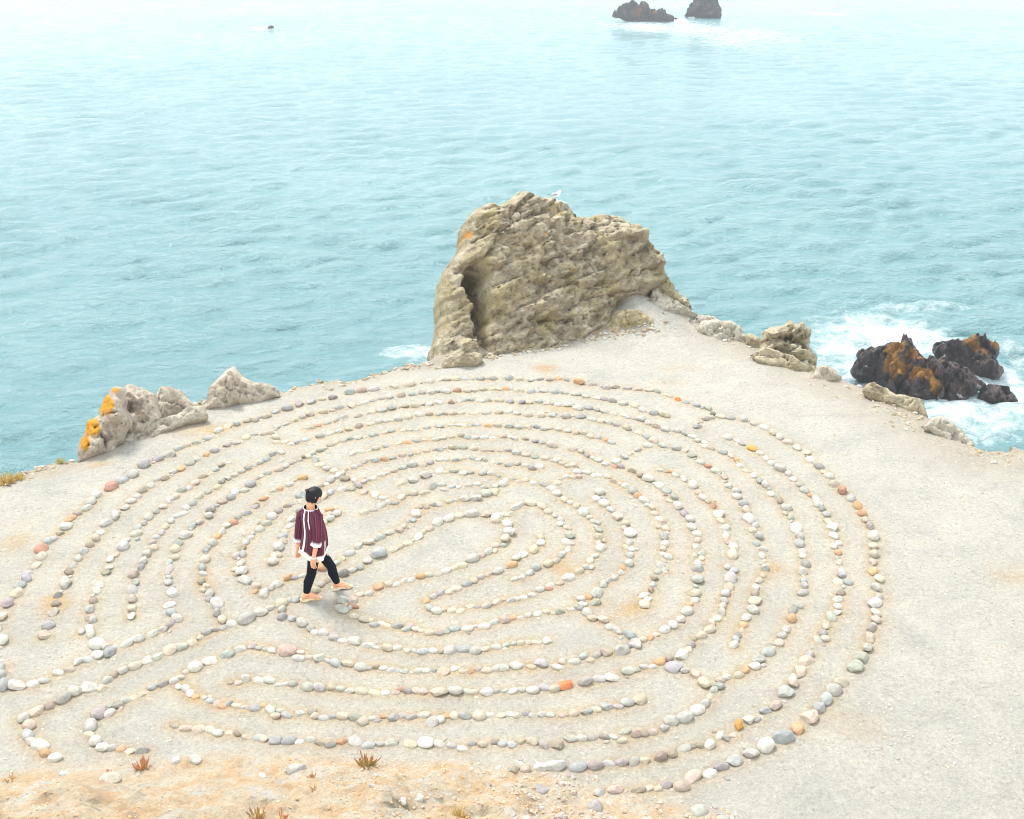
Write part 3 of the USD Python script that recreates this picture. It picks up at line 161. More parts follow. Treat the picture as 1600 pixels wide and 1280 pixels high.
    'F1': ('third front row', '-3.27 11.04 0.094 b 0;-3.19 11.03 0.120 p 0;-3.11 11.10 0.152 l 0;-2.95 11.08 0.160 w 1;-2.82 11.06 0.160 w 1;-2.71 10.98 0.117 l 0;-2.63 11.00 0.115 l 0;-2.55 11.01 0.132 n 0;-2.37 10.95 0.183 l 1;-2.22 10.93 0.165 g 1;-2.09 10.94 0.141 t 0;-1.98 10.90 0.125 n 0;-1.87 10.87 0.140 l 0;-1.73 10.86 0.174 t 1;-1.57 10.82 0.159 t 1;-1.45 10.83 0.120 w 0;-1.34 10.83 0.119 p 0;-1.28 10.89 0.106 r 0;-1.20 10.87 0.122 m 0;-1.10 10.88 0.115 p 0;-1.03 10.86 0.144 p 0;-0.85 10.87 0.246 t 1;-0.65 10.87 0.186 l 1;-0.51 10.86 0.122 l 0;-0.43 10.85 0.105 t 0;-0.29 10.84 0.151 w 1;-0.18 10.86 0.131 n 0;-0.06 10.86 0.122 g 0;0.01 10.86 0.134 w 0;0.10 10.89 0.130 n 0;0.24 10.88 0.154 w 1;0.37 10.94 0.156 g 1;0.49 10.91 0.149 t 0;0.62 10.98 0.199 R 1;0.85 11.04 0.180 m 1;0.91 11.10 0.102 w 0;1.02 11.11 0.162 l 1;1.17 11.14 0.192 w 1;1.37 11.24 0.177 l 1;1.47 11.27 0.115 l 0;1.57 11.32 0.137 l 0;1.67 11.33 0.109 w 0;1.76 11.42 0.154 o 0;1.88 11.47 0.134 b 0;2.04 11.54 0.205 w 1;2.13 11.67 0.140 p 0;2.19 11.77 0.130 m 0;2.24 11.88 0.123 b 0;2.34 11.97 0.160 p 0;2.47 12.10 0.170 t 1;2.51 12.24 0.148 p 0;2.60 12.36 0.148 w 0;2.68 12.50 0.159 l 0;2.72 12.63 0.138 w 0;2.76 12.76 0.144 l 0;2.80 12.91 0.153 l 0;2.87 13.05 0.177 p 1;2.93 13.29 0.215 l 1;3.01 13.49 0.157 g 0;2.95 13.59 0.150 l 0;3.07 13.91 0.220 t 1;3.12 14.11 0.184 w 1;3.07 14.27 0.160 p 0;3.07 14.43 0.166 p 0;3.11 14.69 0.194 l 1;3.07 14.90 0.171 t 0;3.07 15.05 0.192 w 0;3.03 15.36 0.146 r 0;2.98 15.50 0.128 t 0;2.92 15.62 0.170 w 0;2.88 15.80 0.171 t 0;2.82 16.01 0.194 w 0;2.71 16.26 0.179 w 0;2.60 16.39 0.149 w 0;2.52 16.50 0.119 o 0;2.46 16.50 0.096 b 0;2.37 16.56 0.125 w 0'),
    'F1b': ('front short link', '1.91 11.30 0.217 g 1;2.05 11.24 0.156 l 1;2.15 11.16 0.177 p 1;2.22 10.99 0.198 t 1'),
    'M1': ('eighth ring', '-2.64 16.27 0.192 b 0;-2.48 16.21 0.156 w 0;-2.41 16.05 0.160 m 0;-2.33 16.16 0.115 l 0;-2.27 16.22 0.118 n 0;-2.19 16.28 0.132 w 0;-2.08 16.40 0.125 w 0;-1.99 16.47 0.116 w 0;-1.88 16.53 0.130 p 0;-1.76 16.64 0.152 g 0;-1.61 16.73 0.175 l 0;-1.44 16.73 0.155 p 0;-1.33 16.83 0.139 m 0;-1.17 16.96 0.150 w 0;-1.08 16.94 0.127 l 0;-0.92 16.92 0.137 g 0;-0.84 16.95 0.133 t 0;-0.64 16.96 0.142 l 0;-0.56 16.93 0.119 w 0;-0.45 16.93 0.131 l 0;-0.30 16.86 0.134 w 0;-0.21 16.81 0.123 g 0;-0.06 16.76 0.163 l 0;0.08 16.79 0.136 l 0;0.21 16.74 0.132 w 0;0.30 16.73 0.122 g 0;0.33 16.61 0.139 m 0;0.45 16.69 0.156 w 0'),
    'M2': ('small arc', '-1.73 16.11 0.207 t 1;-1.55 16.22 0.204 l 0;-1.37 16.35 0.210 w 1;-1.16 16.50 0.167 w 0;-1.05 16.48 0.119 t 0;-0.94 16.52 0.148 l 0;-0.78 16.44 0.151 w 0;-0.66 16.48 0.160 g 0;-0.46 16.44 0.158 l 0;-0.33 16.43 0.137 l 0;-0.22 16.35 0.124 n 0'),
    'M3': ('inner arc', '-2.20 15.13 0.168 t 0;-2.08 15.25 0.163 l 0;-1.99 15.37 0.166 l 0;-2.10 15.73 0.177 w 0;-1.97 15.63 0.162 w 0;-1.88 15.48 0.144 l 0;-1.77 15.47 0.129 m 0;-1.69 15.63 0.149 t 0;-1.62 15.72 0.114 b 0;-1.52 15.74 0.136 p 0;-1.35 15.78 0.169 p 0;-1.24 15.99 0.173 l 0;-1.10 16.06 0.148 l 0;-1.05 15.88 0.152 l 0;-0.94 15.99 0.139 g 0;-0.83 15.99 0.120 l 0;-0.68 16.03 0.137 w 0;-0.55 16.07 0.145 w 0;-0.44 15.97 0.140 l 0'),
    'L7': ('row behind the woman', '-2.78 16.35 0.152 l 0;-2.86 16.22 0.173 g 0;-2.91 16.08 0.128 w 0;-2.99 16.02 0.128 b 0;-3.08 15.93 0.160 g 0;-3.25 15.72 0.190 g 0;-3.23 15.52 0.131 l 0;-3.32 15.46 0.125 l 0;-3.39 15.39 0.145 b 0;-3.50 15.23 0.176 m 0;-3.56 15.05 0.199 w 1;-3.59 14.82 0.170 n 0;-3.66 14.64 0.160 l 0;-3.73 14.52 0.121 n 0;-3.74 14.42 0.119 l 0;-3.78 14.28 0.147 l 0;-3.80 14.13 0.154 b 0;-3.75 13.93 0.138 g 0;-3.83 13.89 0.149 l 0;-3.73 13.70 0.171 l 0;-3.67 13.48 0.180 l 1;-3.76 13.52 0.159 l 0;-3.56 13.22 0.214 l 1;-3.41 13.10 0.167 p 0;-3.38 12.97 0.123 o 0'),
    'L8': ('row behind the woman', '-2.50 15.93 0.143 n 0;-2.64 15.88 0.164 w 0;-2.79 15.80 0.182 g 0;-2.89 15.64 0.181 p 0;-2.99 15.50 0.161 t 0;-3.16 15.24 0.186 l 0;-3.25 14.96 0.174 l 0;-3.25 14.75 0.171 w 0;-3.28 14.60 0.139 t 0;-3.30 14.45 0.188 g 1;-3.29 14.12 0.208 l 1;-3.26 14.28 0.175 t 0;-3.31 13.90 0.146 t 0;-3.24 13.90 0.137 t 0;-3.29 13.72 0.187 w 1;-2.30 15.83 0.197 p 0'),
    'CL': ('cluster by the woman', '-2.73 15.23 0.140 o 0;-2.64 15.26 0.122 p 0;-2.61 15.12 0.166 w 0;-2.69 14.98 0.181 l 0;-2.76 14.88 0.175 t 0;-2.72 15.12 0.158 t 0'),
}     # name: (phrase, 'x y length colour individual; ...')
rows = []
for key, (phrase, text) in STONE_ROWS.items():
    lst = []
    for rec in text.split(';'):
        a = rec.split()
        lst.append((float(a[0]), float(a[1]), float(a[2]), a[3], a[4] == '1'))
    rows.append((key, phrase, lst))
centres = np.array([(s[0], s[1]) for r in rows for s in r[2]])
lens = np.array([s[2] for r in rows for s in r[2]])
tree = cKDTree(centres)

def axis(*segs):
    out = []
    for a, b, s in segs:
        out.append(np.arange(a, b, s))
    return np.concatenate(out + [[segs[-1][1]]])
xs = axis((-50, -18, 2.5), (-18, -10.8, 0.25), (-10.8, 15.0, 0.075), (15.0, 20, 0.25), (20, 52, 2.5))
ys = axis((-26, 0, 2.0), (0, 6.2, 0.3), (6.2, 10.8, 0.045), (10.8, 27.5, 0.075), (27.5, 37, 0.3))
X, Y = np.meshgrid(xs, ys)
Z = height(X, Y)
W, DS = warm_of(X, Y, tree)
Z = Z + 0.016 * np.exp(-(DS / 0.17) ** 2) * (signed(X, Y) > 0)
B = bank_of(X, Y)
bankmask = np.clip(B / 0.25 + 0.5, 0, 1)
def grid_faces(h, w):
    i = np.arange(h * w).reshape(h, w)
    a, b, c, d = i[:-1, :-1].ravel(), i[:-1, 1:].ravel(), i[1:, 1:].ravel(), i[1:, :-1].ravel()
    return np.concatenate([np.stack([a, b, c], 1), np.stack([a, c, d], 1)])
V = np.stack([X, Y, Z], -1).reshape(-1, 3)
F = grid_faces(*X.shape)
edged = np.clip(1.1 - signed(X, Y) / np.where(X > 3.5, 1.5, 0.6), 0, 1)

M_ground = mat('ground', {
    'geo': ('geometry', {}),
    'warm': ('attribute', {'attribute': 'warm'}), 'bank': ('attribute', {'attribute': 'bank'}), 'edge': ('attribute', {'attribute': 'edge'}),
    'n1': ('noise_texture', {'scale': 1.1, 'detail': 7.0, 'roughness': 0.72, 'distortion': 0.6}),
    'n2': ('noise_texture', {'scale': 16.0, 'detail': 6.0, 'roughness': 0.75}),
    'n3': ('noise_texture', {'scale': 38.0, 'detail': 4.0, 'roughness': 0.85}),
    'n4': ('noise_texture', {'scale': 3.2, 'detail': 6.0, 'roughness': 0.65}),
    'vor': ('voronoi_texture', {'scale': 42.0}),
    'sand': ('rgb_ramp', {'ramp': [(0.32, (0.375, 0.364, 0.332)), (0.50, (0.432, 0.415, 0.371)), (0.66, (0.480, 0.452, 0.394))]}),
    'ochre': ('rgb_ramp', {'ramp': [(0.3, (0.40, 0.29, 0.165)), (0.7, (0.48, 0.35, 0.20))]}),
    'dirt': ('rgb_ramp', {'ramp': [(0.30, (0.46, 0.44, 0.41)), (0.44, (0.49, 0.42, 0.32)), (0.58, (0.49, 0.355, 0.225)), (0.74, (0.41, 0.265, 0.15))]}),
    'grain': ('rgb_ramp', {'ramp': [(0.22, (0.50, 0.47, 0.44)), (0.40, (0.88, 0.88, 0.87)), (0.58, (1.0, 1.0, 1.0)), (0.78, (1.28, 1.27, 1.24))]}),
    'chip': ('rgb_ramp', {'ramp': [(0.25, (0.58, 0.55, 0.52)), (0.42, (0.92, 0.92, 0.92)), (0.58, (1.04, 1.03, 1.02)), (0.75, (1.34, 1.30, 1.26))]}),
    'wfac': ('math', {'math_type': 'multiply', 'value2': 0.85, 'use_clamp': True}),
    'm1': ('mix', {}), 'm2': ('mix', {}), 'm3': ('mix', {'mix_type': 'multiply', 'fac': 1.0}), 'm4': ('mix', {'mix_type': 'multiply', 'fac': 1.0}), 'me': ('mix', {'color2': (0.30, 0.225, 0.14)}), 'ef': ('math', {'math_type': 'multiply'}), 'er': ('map_range', {'from_min': 0.40, 'from_max': 0.58, 'to_min': 0.0, 'to_max': 0.85, 'clamp': True}),
    'sep': ('separate_xyz', {}), 'slope': ('map_range', {'from_min': 0.78, 'from_max': 0.55, 'to_min': 0.0, 'to_max': 1.0, 'clamp': True}),
    'rock': ('rgb_ramp', {'ramp': [(0.3, (0.13, 0.11, 0.075)), (0.5, (0.24, 0.20, 0.14)), (0.7, (0.36, 0.32, 0.25))]}),
    'm5': ('mix', {}),
    'hsum': ('math', {'math_type': 'add'}), 'b0': ('bump', {'strength': 0.8, 'distance': 0.09}), 'b1': ('bump', {'strength': 0.95, 'distance': 0.045}), 'b2': ('bump', {'strength': 0.9, 'distance': 0.018}),
    'p': ('principled_bsdf', {'roughness': 0.95, 'specular_ior_level': 0.15}),
}, [('geo.position', 'n1.vector'), ('geo.position', 'n2.vector'), ('geo.position', 'n3.vector'), ('geo.position', 'n4.vector'), ('geo.position', 'vor.vector'),
    ('n1.fac', 'sand.fac'), ('n4.fac', 'ochre.fac'), ('n4.fac', 'dirt.fac'), ('n2.fac', 'grain.fac'), ('n3.fac', 'chip.fac'),
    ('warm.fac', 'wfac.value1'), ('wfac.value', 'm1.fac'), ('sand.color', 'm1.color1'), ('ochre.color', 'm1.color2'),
    ('bank.fac', 'm2.fac'), ('m1.color', 'm2.color1'), ('dirt.color', 'm2.color2'),
    ('n2.fac', 'er.value'), ('er.result', 'ef.value1'), ('edge.fac', 'ef.value2'), ('ef.value', 'me.fac'), ('m2.color', 'me.color1'), ('me.color', 'm3.color1'), ('grain.color', 'm3.color2'), ('m3.color', 'm4.color1'), ('chip.color', 'm4.color2'),
    ('geo.true_normal', 'sep.vector'), ('sep.z', 'slope.value'), ('n4.fac', 'rock.fac'), ('slope.result', 'm5.fac'), ('m4.color', 'm5.color1'), ('rock.color', 'm5.color2'),
    ('m5.color', 'p.base_color'), ('n4.fac', 'b0.height'), ('b0.normal', 'b1.normal'), ('n2.fac', 'b1.height'), ('n3.fac', 'b2.height'), ('b1.normal', 'b2.normal'), ('b2.normal', 'p.normal')])
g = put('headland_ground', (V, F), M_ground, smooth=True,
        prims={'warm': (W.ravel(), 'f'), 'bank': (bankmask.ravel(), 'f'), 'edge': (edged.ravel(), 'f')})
tag(g, 'pale sandy headland with a flat top, cliff edge and ochre dirt bank in front', 'headland', kind='structure')

# ------------------------------------------------------------------ sea
FOAM = [[20.94, 60.81, 4.15, 3.66, 0, 0.57], [18.02, 58.55, 2.54, 3.94, 0, 0.46], [16.6, 55.69, 1.82, 2.12, 0, 0.414], [17.44, 53.92, 1.58, 1.56, 0, 0.46], [24.06, 53.92, 2.36, 4.76, 0, 0.46], [21.03, 49.5, 4.03, 3.23, 0, 0.506], [24.67, 51.83, 2.29, 4.48, 0, 0.46], [23.14, 48.77, 1.81, 1.96, 0, 0.368], [24.12, 65.69, 7.01, 2.23, 0, 0.294], [18.55, 63.34, 3.17, 2.05, 0, 0.276], [29.88, 70.88, 3.0, 1.84, 0, 0.23], [22.69, 59.05, 2.56, 2.67, 0, 0.506], [27.13, 57.09, 1.65, 3.93, 0, 0.322], [-5.32, 57.86, 1.76, 1.7, 0, 0.46], [-3.73, 57.09, 1.24, 1.66, 0, 0.368], [36.72, 243.3, 11.0, 29.68, 0, 0.386], [39.31, 224.25, 13.08, 28.76, 0, 0.331], [27.51, 247.49, 9.59, 18.44, 0, 0.442], [72.16, 279.42, 7.19, 11.65, 0, 0.368], [21.19, 250.36, 9.7, 16.84, 0, 0.276], [-50.53, 244.68, 4.74, 7.07, 0, 0.368], [-11.96, 61.67, 2.21, 1.92, 0, 0.11], [46.44, 230.27, 16.4, 30.47, 0, 0.322], [35.84, 260.94, 3.36, 12.03, 0, 0.552], [17.66, 55.69, 0.65, 1.17, 0, 0.57], [17.64, 53.49, 0.78, 1.09, 0, 0.57], [22.18, 58.55, 1.06, 1.29, 0, 0.552], [20.9, 50.88, 1.13, 1.02, 0, 0.607], [22.56, 51.19, 0.94, 1.04, 0, 0.607], [24.41, 51.19, 0.75, 1.05, 0, 0.57], [25.37, 54.79, 0.8, 1.66, 0, 0.552], [23.99, 53.49, 0.55, 0.9, 0, 0.57]]       # x, y, half sizes, turn, weight
def foam_of(x, y):
    f = np.zeros(np.shape(x))
    for cx, cy, rx, ry, a, k in FOAM:
        ca, sa = math.cos(a), math.sin(a)
        u, v = (x - cx) * ca + (y - cy) * sa, -(x - cx) * sa + (y - cy) * ca
        f = np.maximum(f, k * np.exp(-((u / rx) ** 2 + (v / ry) ** 2)))
    return f
th = np.concatenate([np.linspace(-110, -36, 26)[:-1], np.linspace(-36, 36, 420), np.linspace(36, 110, 26)[1:]]) * math.pi / 180
rr = np.concatenate([np.geomspace(20, 420, 860), np.geomspace(420, 3000, 40)[1:]])
TH, RR = np.meshgrid(th, rr)
SX, SY = RR * np.sin(TH), RR * np.cos(TH)
rng = np.random.default_rng(11)
SZ = np.zeros_like(SX)
PXX, PYY = SX.copy(), SY.copy()
wx, wy = 2.2 * fb(SX, SY, 0, 0.05, 3, 41), 2.2 * fb(SX, SY, 7, 0.05, 3, 43)
gust = np.clip(0.75 + 1.3 * fb(SX, SY, 3, 0.035, 3, 45), 0.35, 1.3)
for k in range(52):
    lam = float(np.exp(rng.uniform(math.log(1.15), math.log(6.0))))
    ang = math.radians(-70) + rng.normal(0, 0.50)
    kx, ky = 2 * math.pi / lam * math.cos(ang), 2 * math.pi / lam * math.sin(ang)
    amp = 0.0168 * lam ** 0.90 * rng.uniform(0.6, 1.2)
    ph = kx * (SX + wx) + ky * (SY + wy) + rng.uniform(0, 7)
    env = np.clip(0.55 + 1.9 * fb(SX + 37 * k, SY, k, 0.5 / lam, 2, 50 + k), 0, 1.6)
    fade = np.clip((lam / np.maximum(RR * 0.0055, 0.2) - 2) / 3, 0, 1)
    SZ += amp * env * fade * (np.sin(ph) + 0.25 * np.cos(2 * ph))
    PXX -= 1.05 * amp * env * fade * math.cos(ang) * np.cos(ph)
    PYY -= 1.05 * amp * env * fade * math.sin(ang) * np.cos(ph)
SZ = SEA + SZ * gust
FO = foam_of(SX, SY)
SZ = SZ + 0.22 * FO * (fb(SX, SY, 1, 1.0, 4, 61) + 0.2)
crest = np.clip((SZ - SEA) / 0.35, -1, 1)
M_sea = mat('sea', {
    'geo': ('geometry', {}), 'foam': ('attribute', {'attribute': 'foam'}), 'crest': ('attribute', {'attribute': 'crest'}),
    'map': ('mapping', {'scale': (0.9, 1.6, 1.0), 'rotation': (0.0, 0.0, -0.35)}),
    'r1': ('noise_texture', {'scale': 0.9, 'detail': 8.0, 'roughness': 0.62, 'distortion': 0.4}),
    'r2': ('noise_texture', {'scale': 2.4, 'detail': 5.0, 'roughness': 0.6, 'distortion': 0.3}),
    'big': ('noise_texture', {'scale': 0.018, 'detail': 3.0}),
    'b1': ('bump', {'strength': 0.9, 'distance': 0.42}), 'b2': ('bump', {'strength': 0.9, 'distance': 0.17}),
    'water': ('rgb_ramp', {'ramp': [(0.35, (0.084, 0.188, 0.202)), (0.65, (0.115, 0.226, 0.235))]}),
    'f1': ('noise_texture', {'scale': 0.9, 'detail': 9.0, 'roughness': 0.68, 'distortion': 1.2}),
    'f2': ('noise_texture', {'scale': 3.6, 'detail': 6.0, 'roughness': 0.7, 'distortion': 0.8}),
    'fm': ('math', {'math_type': 'multiply'}), 'fa': ('math', {'math_type': 'add'}),
    'fs': ('math', {'math_type': 'add'}), 'vl': ('voronoi_texture', {'scale': 0.95, 'detail': 0.0}), 'vm': ('math', {'math_type': 'multiply'}), 'wv': ('mix_color', {'blend_type': 'add', 'fac': 1.0, 'use_clamp': False}), 'fs2': ('math', {'math_type': 'add'}), 'fr': ('map_range', {'from_min': 1.05, 'from_max': 1.95, 'to_min': 0.0, 'to_max': 1.0, 'clamp': True}),
    'mc': ('mix', {'color2': (0.78, 0.82, 0.82)}),
    'rr': ('map_range', {'from_min': 0.0, 'from_max': 1.0, 'to_min': 0.06, 'to_max': 0.9, 'clamp': True}),
    'p': ('principled_bsdf', {'ior': 1.33, 'specular_ior_level': 0.5}),
}, [('geo.position', 'map.vector'), ('map.vector', 'r1.vector'), ('map.vector', 'r2.vector'), ('geo.position', 'big.vector'), ('big.fac', 'water.fac'),
    ('r1.fac', 'b1.height'), ('r2.fac', 'b2.height'), ('b1.normal', 'b2.normal'), ('b2.normal', 'p.normal'),
    ('geo.position', 'f1.vector'), ('geo.position', 'f2.vector'), ('f1.fac', 'fa.value1'), ('f2.fac', 'fm.value1'), ('fm.value', 'fa.value2'),
    ('fa.value', 'fs.value1'), ('foam.fac', 'fs.value2'), ('f1.color', 'wv.b'), ('geo.position', 'wv.a'), ('wv.result', 'vl.vector'), ('vl.distance', 'vm.value1'), ('foam.fac', 'vm.value2'), ('vm.value', 'fs2.value2'), ('fs.value', 'fs2.value1'), ('fs2.value', 'fr.value'), ('fr.result', 'mc.fac'), ('water.color', 'mc.color1'),
    ('mc.color', 'p.base_color'), ('fr.result', 'rr.value'), ('rr.result', 'p.roughness')])
s = put('sea', (np.stack([PXX, PYY, SZ], -1).reshape(-1, 3), grid_faces(*SX.shape)[:, ::-1]), M_sea, smooth=True,
        prims={'foam': (FO.ravel(), 'f'), 'crest': (crest.ravel(), 'f')})
tag(s, 'pale teal open sea with low wind waves and white foam by the rocks', 'sea', kind='structure')
tag(sky, 'bright overcast sky', 'sky', kind='structure')

# ------------------------------------------------------------------ rocks
def rock_mat(name, stops, scale=2.2, strata=None, lichen=None, guano=0.0, bump=0.9, rough=0.92, wet=None, dist=0.12, moss=None):
    nodes = {'tc': ('geometry', {}), 'map': ('mapping', {'scale': strata or (1.0, 1.0, 1.0), 'rotation': (0.35, 0.75, 0.2) if strata else (0.0, 0.0, 0.0)}),
             'n': ('noise_texture', {'scale': scale, 'detail': 9.0, 'roughness': 0.68, 'distortion': 0.6}),
             'n2': ('noise_texture', {'scale': scale * 7, 'detail': 5.0, 'roughness': 0.7}),
             'n3': ('noise_texture', {'scale': scale * 0.45, 'detail': 5.0, 'roughness': 0.6}),
             'ramp': ('rgb_ramp', {'ramp': stops}),
             'sp': ('rgb_ramp', {'ramp': [(0.26, (0.38, 0.36, 0.34)), (0.43, (0.88, 0.88, 0.88)), (0.58, (1.05, 1.05, 1.04)), (0.74, (1.65, 1.62, 1.58))]}),
             'mo': ('mix', {'color2': moss or (0, 0, 0)}), 'mr': ('map_range', {'from_min': 0.46, 'from_max': 0.66, 'to_min': 0.0, 'to_max': 0.6 if moss else 0.0, 'clamp': True}),
             'm1': ('mix', {'mix_type': 'multiply', 'fac': 0.95}), 'li': ('attribute', {'attribute': 'lichen'}),
             'lc': ('rgb_ramp', {'ramp': [(0.3, lichen[0] if lichen else (0, 0, 0)), (0.7, lichen[1] if lichen else (0, 0, 0))]}),
             'ls': ('math', {'math_type': 'add'}), 'lr': ('map_range', {'from_min': 0.94, 'from_max': 1.16, 'to_min': 0.0, 'to_max': 1.0, 'clamp': True}),
             'm2': ('mix', {}), 'b1': ('bump', {'strength': bump, 'distance': dist}), 'b2': ('bump', {'strength': bump * 0.8, 'distance': dist * 0.3}),
             'gu': ('attribute', {'attribute': 'guano'}), 'gs': ('math', {'math_type': 'add'}), 'gr': ('map_range', {'from_min': 0.95, 'from_max': 1.05, 'to_min': 0.0, 'to_max': 0.85, 'clamp': True}),
             'm3': ('mix', {'color2': (0.72, 0.70, 0.66)}),
             'p': ('principled_bsdf', {'roughness': rough, 'specular_ior_level': 0.3})}
    links = [('tc.position', 'map.vector'), ('map.vector', 'n.vector'), ('map.vector', 'n2.vector'), ('tc.position', 'n3.vector'), ('n.fac', 'ramp.fac'), ('n2.fac', 'sp.fac'),
             ('n3.fac', 'mr.value'), ('mr.result', 'mo.fac'), ('ramp.color', 'mo.color1'), ('mo.color', 'm1.color1'), ('sp.color', 'm1.color2'), ('n2.fac', 'lc.fac'), ('n.fac', 'ls.value1'), ('li.fac', 'ls.value2'), ('ls.value', 'lr.value'),
             ('lr.result', 'm2.fac'), ('m1.color', 'm2.color1'), ('lc.color', 'm2.color2'),
             ('n2.fac', 'gs.value1'), ('gu.fac', 'gs.value2'), ('gs.value', 'gr.value'), ('gr.result', 'm3.fac'), ('m2.color', 'm3.color1'), ('m3.color', 'p.base_color'),
             ('n.fac', 'b1.height'), ('n2.fac', 'b2.height'), ('b1.normal', 'b2.normal'), ('b2.normal', 'p.normal')]
    return mat(name, nodes, links)

ORANGE = ((0.36, 0.14, 0.01), (0.60, 0.30, 0.015))
M_stack = rock_mat('olive_rock', [(0.28, (0.105, 0.083, 0.055)), (0.42, (0.265, 0.222, 0.155)), (0.55, (0.38, 0.325, 0.23)), (0.72, (0.53, 0.49, 0.41))], 3.4, (1.0, 1.0, 1.7), ORANGE, moss=(0.33, 0.265, 0.10), bump=0.85, dist=0.12)
M_pale = rock_mat('pale_rock', [(0.28, (0.17, 0.14, 0.11)), (0.42, (0.35, 0.29, 0.23)), (0.58, (0.44, 0.385, 0.31)), (0.75, (0.50, 0.47, 0.42))], 2.6, None, ORANGE)
M_sandy = rock_mat('sandy_rock', [(0.28, (0.24, 0.20, 0.14)), (0.42, (0.38, 0.34, 0.27)), (0.58, (0.44, 0.405, 0.34)), (0.75, (0.50, 0.47, 0.41))], 2.8, None, ORANGE)
M_tan = rock_mat('tan_rock', [(0.28, (0.15, 0.12, 0.07)), (0.42, (0.31, 0.26, 0.17)), (0.58, (0.41, 0.355, 0.25)), (0.75, (0.49, 0.45, 0.36))], 2.4, (1.0, 1.0, 2.0), ORANGE)
M_mussel = rock_mat('mussel_rock', [(0.3, (0.004, 0.003, 0.005)), (0.44, (0.020, 0.014, 0.016)), (0.56, (0.075, 0.048, 0.045)), (0.70, (0.20, 0.145, 0.125))], 1.9, None, ((0.10, 0.045, 0.01), (0.46, 0.20, 0.025)), rough=0.32, dist=0.35)
M_far = rock_mat('far_rock', [(0.3, (0.010, 0.008, 0.010)), (0.46, (0.045, 0.030, 0.028)), (0.58, (0.10, 0.07, 0.06)), (0.72, (0.24, 0.21, 0.20))], 0.8, None, ((0.12, 0.035, 0.012), (0.32, 0.11, 0.03)), dist=0.8)

def blocks(q, amp, freq, seed):
    out = np.zeros(len(q))
    rg_ = np.random.default_rng(seed + 100)
    for sc, k in ((0.95 / freq, 0.60), (0.36 / freq, 0.26), (0.14 / freq, 0.10)):
        lo, hi = q.min(0) - sc, q.max(0) + sc
        n = int(min(9000, np.prod((hi - lo) / sc) * 1.1)) + 4
        c = rg_.uniform(lo, hi, (n, 3))
        jq = q + 0.35 * sc * (np.stack([meshkit.noise(q / sc * 1.7 + 17 * a, seed + a) for a in range(3)], 1) - 0.5)
        dist, idx = cKDTree(c).query(jq, k=2)
        tilt = rg_.normal(0, 0.42, (n, 3))
        val = rg_.uniform(-1, 1, n)[idx[:, 0]] * 0.45 + ((jq - c[idx[:, 0]]) * tilt[idx[:, 0]]).sum(1) / sc * 1.3
        crack = np.exp(-((dist[:, 1] - dist[:, 0]) / (0.10 * sc)) ** 2)
        out += amp * 2.0 * k * (val - (0.35 if sc > 0.5 / freq else 0.8) * crack)
    return out

